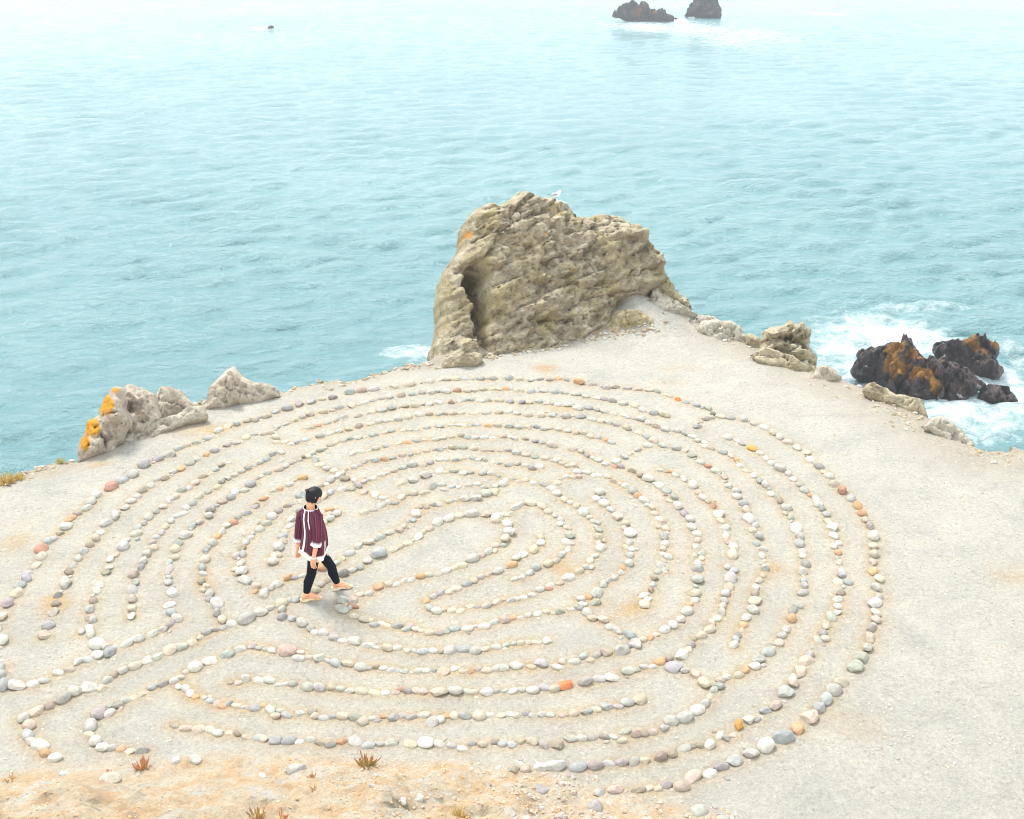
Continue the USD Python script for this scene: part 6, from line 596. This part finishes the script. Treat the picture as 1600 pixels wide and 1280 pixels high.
# ------------------------------------------------------------------ succulents
M_leaf = mat('succulent', {'c': ('attribute', {'attribute': 'tint'}), 'p': ('principled_bsdf', {'roughness': 0.5, 'subsurface_weight': 0.1, 'subsurface_scale': 0.01})}, [('c.color', 'p.base_color')])
def succulent(x, y, size, n, label, tip, low, upright=0.5):
    z = float(height(np.array([x]), np.array([y]))[0])
    t = thing('succulent', label, 'plant', 'small succulents on the dirt', (x, y, z), rg.uniform(0, 360))
    def fan(k, rad, s, lowc, tipc):
        V_, F_, C_, m = [], [], [], 0
        for _ in range(k):
            a, r0 = rg.uniform(0, 6.28), rg.uniform(0, rad)
            lean = rg.uniform(0.1, 1.0) * (1.75 - upright)
            L = s * rg.uniform(0.55, 1.15)
            base = np.array([math.cos(a) * r0, math.sin(a) * r0, -0.01])
            dr = np.array([math.cos(a) * math.sin(lean), math.sin(a) * math.sin(lean), math.cos(lean)])
            sd = np.cross(dr, [0, 0, 1.0]); sd /= np.linalg.norm(sd) + 1e-9
            fw = np.cross(sd, dr)
            w = 0.075 * s + 0.002
            prof = [(0, .7), (.3, 1.0), (.7, .8), (.92, .42), (1.0, .08)]
            for tt, ww in prof:
                c = base + dr * L * tt + np.array([0, 0, 1]) * 0.25 * L * tt * tt
                for q in range(4):
                    V_.append(c + w * ww * (math.cos(q * 1.571) * sd + math.sin(q * 1.571) * fw))
                    C_.append(np.array(lowc) * (1 - tt ** 1.5) + np.array(tipc) * tt ** 1.5)
            for l in range(4):
                for q in range(4):
                    A_, B_, D_, E_ = m + l * 4 + q, m + l * 4 + (q + 1) % 4, m + l * 4 + 4 + (q + 1) % 4, m + l * 4 + 4 + q
                    F_ += [[A_, B_, D_], [A_, D_, E_]]
            m += 20
        return (np.array(V_), np.array(F_)), np.array(C_)
    m, c = fan(n, size * 0.55, size, low, tip)
    tag(put('leaves', m, M_leaf, t, smooth=True, prims={'tint': (c, 'c')}), kind='stuff')
    m, c = fan(max(6, n // 2), size * 0.7, size * 0.45, np.array(low) * 0.8 + 0.02, (0.34, 0.17, 0.05))
    tag(put('dry_base', m, M_leaf, t, smooth=True, prims={'tint': (c, 'c')}), kind='stuff')
RED, GRN, ORG = (0.23, 0.06, 0.03), (0.27, 0.26, 0.07), (0.42, 0.23, 0.08)
for x, y, s_, n_, lab, tip, low, upr in [(-3.858, 9.542, 0.099, 24, 'red spiky succulent at the left end of the curved stone row', 'R', 'O', 0.55), (-1.522, 9.553, 0.118, 30, 'widest red spiky succulent, in the middle of the bank top', 'R', 'G', 0.5), (-2.016, 9.174, 0.056, 9, 'tiny red succulent sprig just left of the middle one', 'R', 'O', 0.8), (-2.342, 8.247, 0.093, 22, 'green-hearted red succulent at the bottom edge of the picture', 'R', 'G', 0.45), (-2.112, 8.196, 0.074, 9, 'red succulent shoots right of the green-hearted one at the bottom edge', 'R', 'O', 0.5), (-0.492, 8.402, 0.087, 24, 'yellow-green succulent at the bottom edge among rubble', 'G', 'O', 0.5), (-5.157, 9.329, 0.074, 14, 'orange dry succulent at the far left of the bank', 'O', 'O', 0.3), (-4.172, 9.483, 0.043, 6, 'single red shoot left of the curved stone row end', 'R', 'O', 0.9), (-1.908, 8.722, 0.037, 6, 'tiny rusty sprig below the red succulent sprig', 'R', 'O', 0.7), (-1.677, 8.38, 0.031, 6, 'tiny orange tuft low on the bank', 'O', 'O', 0.5), (-7.944, 16.153, 0.144, 60, 'yellow-green succulent mat at the left cliff edge, cut by the frame', 'G', 'O', 0.2), (-7.797, 16.286, 0.101, 34, 'small yellowish mat beside the cut one at the cliff edge', 'G', 'O', 0.2), (-7.349, 16.877, 0.086, 34, 'green mat on the cliff edge left of the lichen boulder', 'G', 'G', 0.2), (21.152, -49.69, 0.072, 26, 'pale green mat touching the lichen boulder', 'G', 'G', 0.2)]:
    succulent(x, y, s_, n_, lab, {'R': RED, 'G': GRN, 'O': ORG}[tip], {'R': RED, 'G': GRN, 'O': ORG}[low], upr)

# ------------------------------------------------------------------ the walking woman
FOOT = np.array([-2.451, 12.933, -0.003])
yaw = math.radians(32)
fw, lf = np.array([math.cos(yaw), math.sin(yaw), 0]), np.array([-math.sin(yaw), math.cos(yaw), 0])
gait = math.radians(20)
gf, gl = np.array([math.cos(gait), math.sin(gait), 0]), np.array([-math.sin(gait), math.cos(gait), 0])
J = {'head': [-0.051, 0.02, 1.479], 'neck': [-0.107, 0.0, 1.329], 'shR': [-0.005, -0.12, 1.238], 'elR': [-0.002, -0.19, 1.001], 'wrR': [-0.079, -0.2, 0.689], 'haR': [-0.097, -0.19, 0.56],
     'shL': [-0.248, 0.12, 1.126], 'elL': [-0.315, 0.19, 0.813], 'wrL': [-0.352, 0.17, 0.614], 'haL': [-0.347, 0.15, 0.51],
     'hem': [-0.122, 0.0, 0.647], 'anR': [-0.226, -0.15, 0.113], 'anL': [0.141, 0.13, 0.093], 'knR': [-0.152, -0.09, 0.356], 'knL': [0.083, 0.12, 0.354]}
J = {k: np.array(v) for k, v in J.items()}
hipc = np.array([J['hem'][0] + 0.01, 0.0, 0.83])
hR, hL = hipc - 0.085 * lf, hipc + 0.085 * lf
def ball(p, r):
    return manifold3d.Manifold.sphere(float(r), 20).translate([float(c) for c in p])
def bone(a, ra, b, rb):
    return manifold3d.Manifold.batch_hull([ball(a, ra), ball(b, rb)])
def smooth_body(parts, edge=0.018, it=8):
    m = manifold3d.Manifold.batch_boolean(parts, manifold3d.OpType.Add).refine_to_length(edge)
    me = m.to_mesh()
    t = trimesh.Trimesh(me.vert_properties[:, :3], me.tri_verts, process=True)
    trimesh.smoothing.filter_taubin(t, 0.5, 0.53, it)
    return t
woman = thing('person', 'woman in a burgundy striped tunic and black leggings walking the labyrinth', 'person', None, FOOT, 0)
hd = math.radians(22)
hf = np.array([math.cos(hd), math.sin(hd), -0.42]); hf /= np.linalg.norm(hf)
hs = np.array([-math.sin(hd), math.cos(hd), 0]); hu = np.cross(hf, hs)
HS = 0.86
hf, hs, hu = hf * HS, hs * HS, hu * HS
HC = J['head']
def hball(p_, r): return ball(p_, r * HS)
def hbone(a, ra, b, rb): return bone(a, ra * HS, b, rb * HS)
parts = [hbone(HC + 0.005 * hu, 0.088, HC + 0.022 * hf + 0.01 * hu, 0.086), hbone(HC + 0.05 * hf - 0.055 * hu, 0.050, HC + 0.062 * hf - 0.088 * hu, 0.026),
         manifold3d.Manifold.batch_hull([hball(HC + 0.098 * hf - 0.002 * hu, 0.008), hball(HC + 0.118 * hf - 0.030 * hu, 0.011), hball(HC + 0.09 * hf - 0.036 * hu, 0.013)]),
         hbone(HC + 0.094 * hf - 0.058 * hu - 0.014 * hs, 0.012, HC + 0.094 * hf - 0.058 * hu + 0.014 * hs, 0.012),
         bone(HC - 0.02 * hf - 0.05 * hu, 0.046, J['neck'] + [0, 0, 0.0], 0.054)]
for sg in (-1, 1):
    parts.append(hbone(HC - 0.005 * hf - 0.005 * hu + sg * 0.088 * hs, 0.014, HC - 0.0 * hf - 0.03 * hu + sg * 0.086 * hs, 0.010))
chest = J['neck'] + [0, 0, -0.16] + 0.0 * fw
parts += [bone(J['neck'] - [0, 0, 0.02], 0.050, chest, 0.075), bone(chest - 0.05 * lf, 0.075, hipc + 0.02 * lf, 0.085), bone(chest + 0.05 * lf, 0.075, hipc - 0.02 * lf, 0.085),
          bone(J['shR'] - [0, 0, .02], 0.040, chest, 0.06), bone(J['shL'] - [0, 0, .02], 0.040, chest, 0.06), bone(hR, 0.085, hL, 0.085)]
for s_ in 'RL':
    parts += [bone(J['sh' + s_] - [0, 0, .015], 0.040, J['el' + s_], 0.037), bone(J['el' + s_], 0.038, J['wr' + s_], 0.025)]
    h = hR if s_ == 'R' else hL
    parts += [bone(h, 0.085, J['kn' + s_], 0.052), bone(J['kn' + s_], 0.050, J['an' + s_] + [0, 0, 0.0], 0.034)]
    # calf
    parts.append(manifold3d.Manifold.batch_hull([ball(J['kn' + s_] * 0.95 + J['an' + s_] * 0.05, 0.046), ball(J['kn' + s_] * 0.65 + J['an' + s_] * 0.35 - 0.012 * gf, 0.052), ball(J['an' + s_] * 0.8 + J['kn' + s_] * 0.2, 0.035)]))
feet = {}
for s_ in 'RL':
    heel = J['an' + s_] * [1, 1, 0] + [0, 0, 0.065] - 0.035 * gf
    ballp = heel * [1, 1, 0] + [0, 0, 0.042] + 0.165 * gf
    toe = ballp + 0.045 * gf - [0, 0, 0.006]
    feet[s_] = (heel, ballp, toe)
    parts += [bone(J['an' + s_], 0.036, heel + [0, 0, 0.01], 0.032), bone(heel + [0, 0, 0.01], 0.030, ballp - 0.012 * gl, 0.024), bone(J['an' + s_] + 0.02 * gf, 0.033, ballp + 0.012 * gl, 0.022)]
    for q in range(5):
        o = (q - 2) * 0.0155
        parts.append(bone(ballp + o * gl - [0, 0, 0.004], 0.0115 if q else 0.013, toe + o * 0.95 * gl - 0.006 * abs(q - 1) * gf - [0, 0, 0.004], 0.009 if q else 0.011))
    # hand: palm, four fingers curled, thumb
    wr, ha = J['wr' + s_], J['ha' + s_]
    ax = ha - wr; ax /= np.linalg.norm(ax)
    sdv = fw - (fw @ ax) * ax; sdv /= np.linalg.norm(sdv)
    pn = np.cross(ax, sdv) * (1 if s_ == 'R' else -1)
    kn = wr + 0.085 * ax
    parts.append(manifold3d.Manifold.batch_hull([ball(wr, 0.023), ball(kn + 0.028 * sdv, 0.013), ball(kn - 0.028 * sdv, 0.013), ball(wr + 0.03 * ax + 0.02 * sdv, 0.017)]))
    for q, ln in enumerate((0.070, 0.078, 0.072, 0.056)):
        b0 = kn + (0.028 - 0.0187 * q) * sdv
        b1 = b0 + ln * 0.5 * ax + 0.010 * pn
        b2 = b1 + ln * 0.32 * (0.75 * ax + 0.65 * pn)
        b3 = b2 + ln * 0.25 * (0.2 * ax + 0.95 * pn)
        for a_, b_, r_ in ((b0, b1, 0.0092), (b1, b2, 0.0085), (b2, b3, 0.0078)):
            parts.append(bone(a_, r_, b_, r_ - 0.0006))
    t0 = wr + 0.03 * ax + 0.026 * sdv
    t1 = t0 + 0.035 * (0.7 * ax + 0.7 * sdv) + 0.004 * pn
    parts += [bone(t0, 0.013, t1, 0.0105), bone(t1, 0.0105, t1 + 0.030 * (0.95 * ax + 0.1 * sdv + 0.2 * pn), 0.0085)]
body = smooth_body(parts, 0.014, 6)
M_skin = plain('skin', (0.60, 0.30, 0.175), 0.5, 0.06, 25, 0.05, subsurface_weight=0.12, subsurface_scale=0.008)
put('body', body, M_skin, woman, smooth=True)
M_eye = plain('eye', (0.02, 0.015, 0.012), 0.2, 0.0)
for sg in (-1, 1):
    e = trimesh.creation.icosphere(2, 0.009); e.apply_translation(HC + 0.088 * hf + 0.004 * hu + sg * 0.032 * hs)
    put('eye', e, M_eye, woman, smooth=True)
# hair: cap, bob and a small bun
cap = [hbone(HC + 0.016 * hu - 0.012 * hf, 0.098, HC + 0.026 * hu + 0.022 * hf, 0.090), hbone(HC - 0.030 * hf + 0.0 * hu, 0.098, HC - 0.045 * hf - 0.07 * hu, 0.070)]
for sg in (-1, 1):
    cap.append(manifold3d.Manifold.batch_hull([hball(HC + 0.005 * hf + 0.03 * hu + sg * 0.058 * hs, 0.045), hball(HC - 0.03 * hf - 0.02 * hu + sg * 0.062 * hs, 0.042), hball(HC - 0.015 * hf - 0.092 * hu + sg * 0.062 * hs, 0.030), hball(HC + 0.035 * hf - 0.080 * hu + sg * 0.064 * hs, 0.022)]))
    cap.append(hbone(HC + 0.060 * hf + 0.055 * hu + sg * 0.03 * hs, 0.036, HC + 0.03 * hf + 0.0 * hu + sg * 0.078 * hs, 0.026))
hair = smooth_body(cap, 0.014, 4)
hv = np.array(hair.vertices); hair.vertices = hv + 0.016 * (meshkit.fbm(hv * [55, 55, 16], 4, 4)[:, None] - 0.5) * np.array(hair.vertex_normals)
M_hair = plain('hair', (0.004, 0.004, 0.006), 0.55, 0.3, 40, 0.3, specular_ior_level=0.22)
put('hair', hair, M_hair, woman, smooth=True)
bun = trimesh.creation.icosphere(3, 1.0)
bv = np.array(bun.vertices) * [0.030, 0.030, 0.027]
bun.vertices = bv * (1 + 0.12 * np.sin(bv[:, 2:] * 210)) + HC - 0.118 * hf + 0.035 * hu
put('hair_bun', bun, M_hair, woman, smooth=True)
# leggings
lg = []
for s_ in 'RL':
    h = hR if s_ == 'R' else hL
    an = J['an' + s_]
    cut = an + (J['kn' + s_] - an) * 0.16
    lg += [bone(h - [0, 0, .04], 0.088, J['kn' + s_], 0.061), manifold3d.Manifold.batch_hull([ball(J['kn' + s_], 0.060), ball(J['kn' + s_] * 0.66 + an * 0.34 - 0.012 * gf, 0.062), ball(cut, 0.046)])]
lg.append(bone(hR - [0, 0, .04], 0.088, hL - [0, 0, .04], 0.088))
leg = smooth_body(lg, 0.02, 6)
lv = np.array(leg.vertices)
lv = lv + 0.006 * (meshkit.fbm(lv * [16, 16, 40], 3, 9)[:, None] - 0.5) * np.array(leg.vertex_normals)
leg.vertices = lv
M_leg = plain('leggings', (0.003, 0.005, 0.010), 0.85, 0.25, 60, 0.1, specular_ior_level=0.12)
put('leggings', leg, M_leg, woman, smooth=True)
# tunic: loose rings around the trunk, then sleeves; colour per vertex for the weave
NB = 132
def tunic():
    nk = J['neck']
    top = nk[2]
    rings = [(nk + [0, 0, -0.022], .098, .086), (nk + [0, 0, -.034], .118, .094), (nk + [0, 0, -.055], .130, .100), (nk + [0, 0, -.085], .144, .112), (nk + [0, 0, -.15], .156, .126)]
    for t in np.linspace(0.12, 1.0, 22):
        c = (nk + [0, 0, -.15]) * (1 - t) + J['hem'] * t + fw * 0.03 * math.sin(t * 3.1)
        rings.append((c, .156 + .034 * t, .126 + .054 * t))
    V_, C_ = [], []
    A = np.linspace(0, 2 * math.pi, NB, endpoint=False)
    H0, H1 = nk[2], J['hem'][2]
    for i, (c, a, b) in enumerate(rings):
        t = (H0 - c[2]) / (H0 - H1)
        fold = 1 + 0.055 * t * np.sin(A * 7 + 1.3 * math.sin(3 * t)) + 0.03 * t * np.sin(A * 13 + 2)
        # slits at the sides let front and back hem curve down to points
        drop = -0.05 * t ** 3 * np.cos(2 * A)
        p = c + (a * np.cos(A) * fold)[:, None] * lf + (b * np.sin(A) * fold)[:, None] * fw + np.stack([0 * A, 0 * A, drop], 1)
        V_.append(p)
        col = weave(A / (2 * math.pi) * NB, t)
        deg = np.degrees(A)
        for seam, wd in ((254, 5.5), (226, 3.0), (150, 4.5), (20, 4.5), (90, 4)):
            dd = np.abs((deg - seam - (-10 * math.sin(3.1 * t) if seam == 256 else 0) + 180) % 360 - 180)
            if (seam == 226 and t > 0.40) or (seam == 150 and t < 0.7):
                continue
            col[dd < wd] = (.78, .78, .80)
        if t > 0.925 or t < 0.035:
            col[:] = (.78, .78, .80)
        C_.append(col)
    V_ = np.array(V_).reshape(-1, 3)
    F_ = ring_faces(len(rings), NB)
    return V_, F_, np.array(C_).reshape(-1, 3)
def weave(k, t):
    base = np.zeros((len(k), 3))
    pal = [(.085, .012, .028), (.125, .020, .045), (.035, .009, .022), (.15, .055, .085), (.06, .012, .032), (.025, .012, .03), (.15, .018, .04)]
    idx = np.array([0, 1, 2, 0, 3, 1, 4, 5, 0, 6, 2, 1])
    for q in range(len(k)):
        base[q] = pal[idx[int(k[q]) % 12]]
    return base
def ring_faces(nr, nb):
    f = []
    for i in range(nr - 1):
        for j in range(nb):
            a, b = i * nb + j, i * nb + (j + 1) % nb
            f += [[a, b, b + nb], [a, b + nb, a + nb]]
    return np.array(f)
M_cloth = mat('tunic_cloth', {'c': ('attribute', {'attribute': 'tint'}), 'g': ('texture_coordinate', {}), 'n': ('noise_texture', {'scale': 60.0, 'detail': 3.0}),
    'b': ('bump', {'strength': 0.25, 'distance': 0.004}), 'p': ('principled_bsdf', {'roughness': 0.85, 'specular_ior_level': 0.2})},
    [('c.color', 'p.base_color'), ('g.object', 'n.vector'), ('n.fac', 'b.height'), ('b.normal', 'p.normal')])
v, f, c = tunic()
put('tunic', (v, f), M_cloth, woman, smooth=True, prims={'tint': (c, 'c')})
for s_ in 'RL':
    sh, el, wr = J['sh' + s_], J['el' + s_], J['wr' + s_]
    inn = J['neck'] + [0, 0, -0.10] + (lf if s_ == 'L' else -lf) * 0.06
    endp = el + (wr - el) * (0.45 if s_ == 'R' else 0.5)
    path = [inn, inn * 0.45 + sh * 0.55 + [0, 0, .012], sh, sh * 0.7 + el * 0.3, sh * 0.35 + el * 0.65, el, el * 0.5 + endp * 0.5, el * 0.12 + endp * 0.88, endp * 0.92 + el * 0.08, endp]
    rad = [.064, .070, .072, .072, .071, .068, .065, .063, .071, .070]
    P = np.array(path); NS = 72
    A = np.linspace(0, 2 * math.pi, NS, endpoint=False)
    V_, C_ = [], []
    for i in range(len(P)):
        d = P[min(i + 1, len(P) - 1)] - P[max(i - 1, 0)]; d /= np.linalg.norm(d)
        e1 = fw - (fw @ d) * d; e1 /= np.linalg.norm(e1); e2 = np.cross(d, e1)
        rr_ = rad[i] * (1 + 0.06 * np.sin(A * 5 + i))
        V_.append(P[i] + (rr_ * np.cos(A))[:, None] * e1 + (rr_ * 0.86 * np.sin(A))[:, None] * e2)
        col = weave(A / (2 * math.pi) * NS + 3, 0)
        if i >= 7:
            col[:] = (.78, .78, .80)
        C_.append(col)
    put('sleeve', (np.array(V_).reshape(-1, 3), ring_faces(len(P), NS)), M_cloth, woman, smooth=True, prims={'tint': (np.array(C_).reshape(-1, 3), 'c')})
# bracelet on the near wrist
d = J['haR'] - J['wrR']; d /= np.linalg.norm(d)
br = trimesh.creation.torus(0.030, 0.0065, 28, 10)
br.apply_transform(trimesh.geometry.align_vectors([0, 0, 1], d)); br.apply_translation(J['wrR'] + 0.004 * d)
put('bracelet', br, plain('bracelet', (0.75, 0.74, 0.72), 0.35, 0.05), woman, smooth=True)
# sandals: wedge sole and two straps each
M_sole = plain('sandal_sole', (0.66, 0.52, 0.34), 0.7, 0.12, 60, 0.2)
M_strap = plain('sandal_strap', (0.52, 0.27, 0.16), 0.6, 0.1)
for s_ in 'RL':
    heel, bl, toe = feet[s_]
    prof = [(-0.045, 0.0), (0.035, 0.0), (0.075, 0.018), (0.125, 0.010), (0.165, 0.0), (0.225, 0.004), (0.235, 0.022), (0.19, 0.024), (0.12, 0.034), (0.04, 0.046), (-0.03, 0.050), (-0.05, 0.046)]
    sole = trimesh.creation.extrude_polygon(Polygon(prof), 1.0, engine='earcut')
    sv = np.array(sole.subdivide().vertices); sf = np.array(sole.subdivide().faces)
    u = sv[:, 0]
    half = np.interp(u, [-0.05, -0.03, 0.03, 0.10, 0.17, 0.21, 0.235], [0.016, 0.030, 0.032, 0.034, 0.043, 0.036, 0.012])
    wv = heel * [1, 1, 0] + (u + 0.0)[:, None] * gf + ((sv[:, 2] - 0.5) * 2 * half)[:, None] * gl + np.stack([0 * u, 0 * u, sv[:, 1] + 0.004], 1)
    so = put('sandal', (wv, sf), M_sole, woman, smooth=20)
    for q, (fx, zz, r) in enumerate(((0.15, 0.028, 0.044), (0.03, 0.085, 0.043))):
        st = trimesh.creation.torus(r, 0.008, 28, 8)
        stv = np.array(st.vertices)
        if q == 0:
            stv = stv[:, 0:1] * gl + stv[:, 1:2] * np.array([0, 0, 0.75]) + stv[:, 2:3] * gf * 1.6
        else:
            stv = stv[:, 0:1] * gl * 0.95 + stv[:, 1:2] * gf + stv[:, 2:3] * np.array([0, 0, 1.2])
        put('strap', (heel * [1, 1, 0] + fx * gf * (1 if q == 0 else 0.9) + np.array([0, 0, zz]) + stv, np.array(st.faces)), M_strap, so, smooth=True)

# ------------------------------------------------------------------ gull on the huge rock
GP = np.array([0.962, 25.209, 2.389])
gull = thing('gull', 'white gull with a grey back perched on top of the huge rock', 'bird', None, GP, 8)
k_ = 0.30
def B3(a, ra, b, rb):
    return bone(np.array(a) * k_, ra * k_, np.array(b) * k_, rb * k_)
bd = smooth_body([B3((-.22, 0, .36), .10, (.12, 0, .40), .155), B3((.12, 0, .40), .15, (.24, 0, .50), .10), B3((.24, 0, .50), .085, (.30, 0, .64), .075), B3((.30, 0, .65), .082, (.33, 0, .65), .074), B3((-.22, 0, .36), .09, (-.44, 0, .34), .03)], 0.012, 5)
put('body', bd, plain('gull_white', (.80, .80, .80), .7, .03), gull, smooth=True)
M_gg = plain('gull_grey', (.20, .215, .235), .7, .1)
M_gb = plain('gull_black', (.02, .02, .022), .6, .1)
for sg in (-1, 1):
    w = manifold3d.Manifold.batch_hull([ball(np.array((.12, sg * .13, .44)) * k_, .06 * k_), ball(np.array((-.10, sg * .145, .42)) * k_, .075 * k_), ball(np.array((-.36, sg * .06, .38)) * k_, .03 * k_), ball(np.array((-.05, sg * .12, .50)) * k_, .04 * k_)])
    put('wing', w, M_gg, gull, smooth=True)
    t_ = manifold3d.Manifold.batch_hull([ball(np.array((-.34, sg * .06, .385)) * k_, .026 * k_), ball(np.array((-.60, sg * .03, .40)) * k_, .012 * k_)])
    put('wing_tip', t_, M_gb, gull, smooth=True)
    put('leg', bone(np.array((.0, sg * .06, .28)) * k_, .016 * k_, np.array((.01, sg * .06, -.2)) * k_, .014 * k_), plain('gull_leg', (.55, .33, .25), .6, .05) if sg < 0 else '/World/Looks/gull_leg', gull, smooth=True)
put('beak', manifold3d.Manifold.batch_hull([ball(np.array((.38, 0, .65)) * k_, .030 * k_), ball(np.array((.50, 0, .625)) * k_, .010 * k_)]), plain('gull_beak', (.62, .42, .08), .5, .05), gull, smooth=True)

# ------------------------------------------------------------------ sea air
M_haze = mat('haze', {'v': ('principled_volume', {'color': (0.89, 0.95, 0.99), 'density': 0.00065, 'anisotropy': 0.2})}, [], surface=None, volume='v.volume')
hz = trimesh.creation.box([6400, 6400, 26.6]); hz.apply_translation([0, 0, SEA - 3.0 + 13.3])
tag(put('haze', hz, M_haze, smooth=False), 'thin pale sea haze', 'haze', kind='stuff')
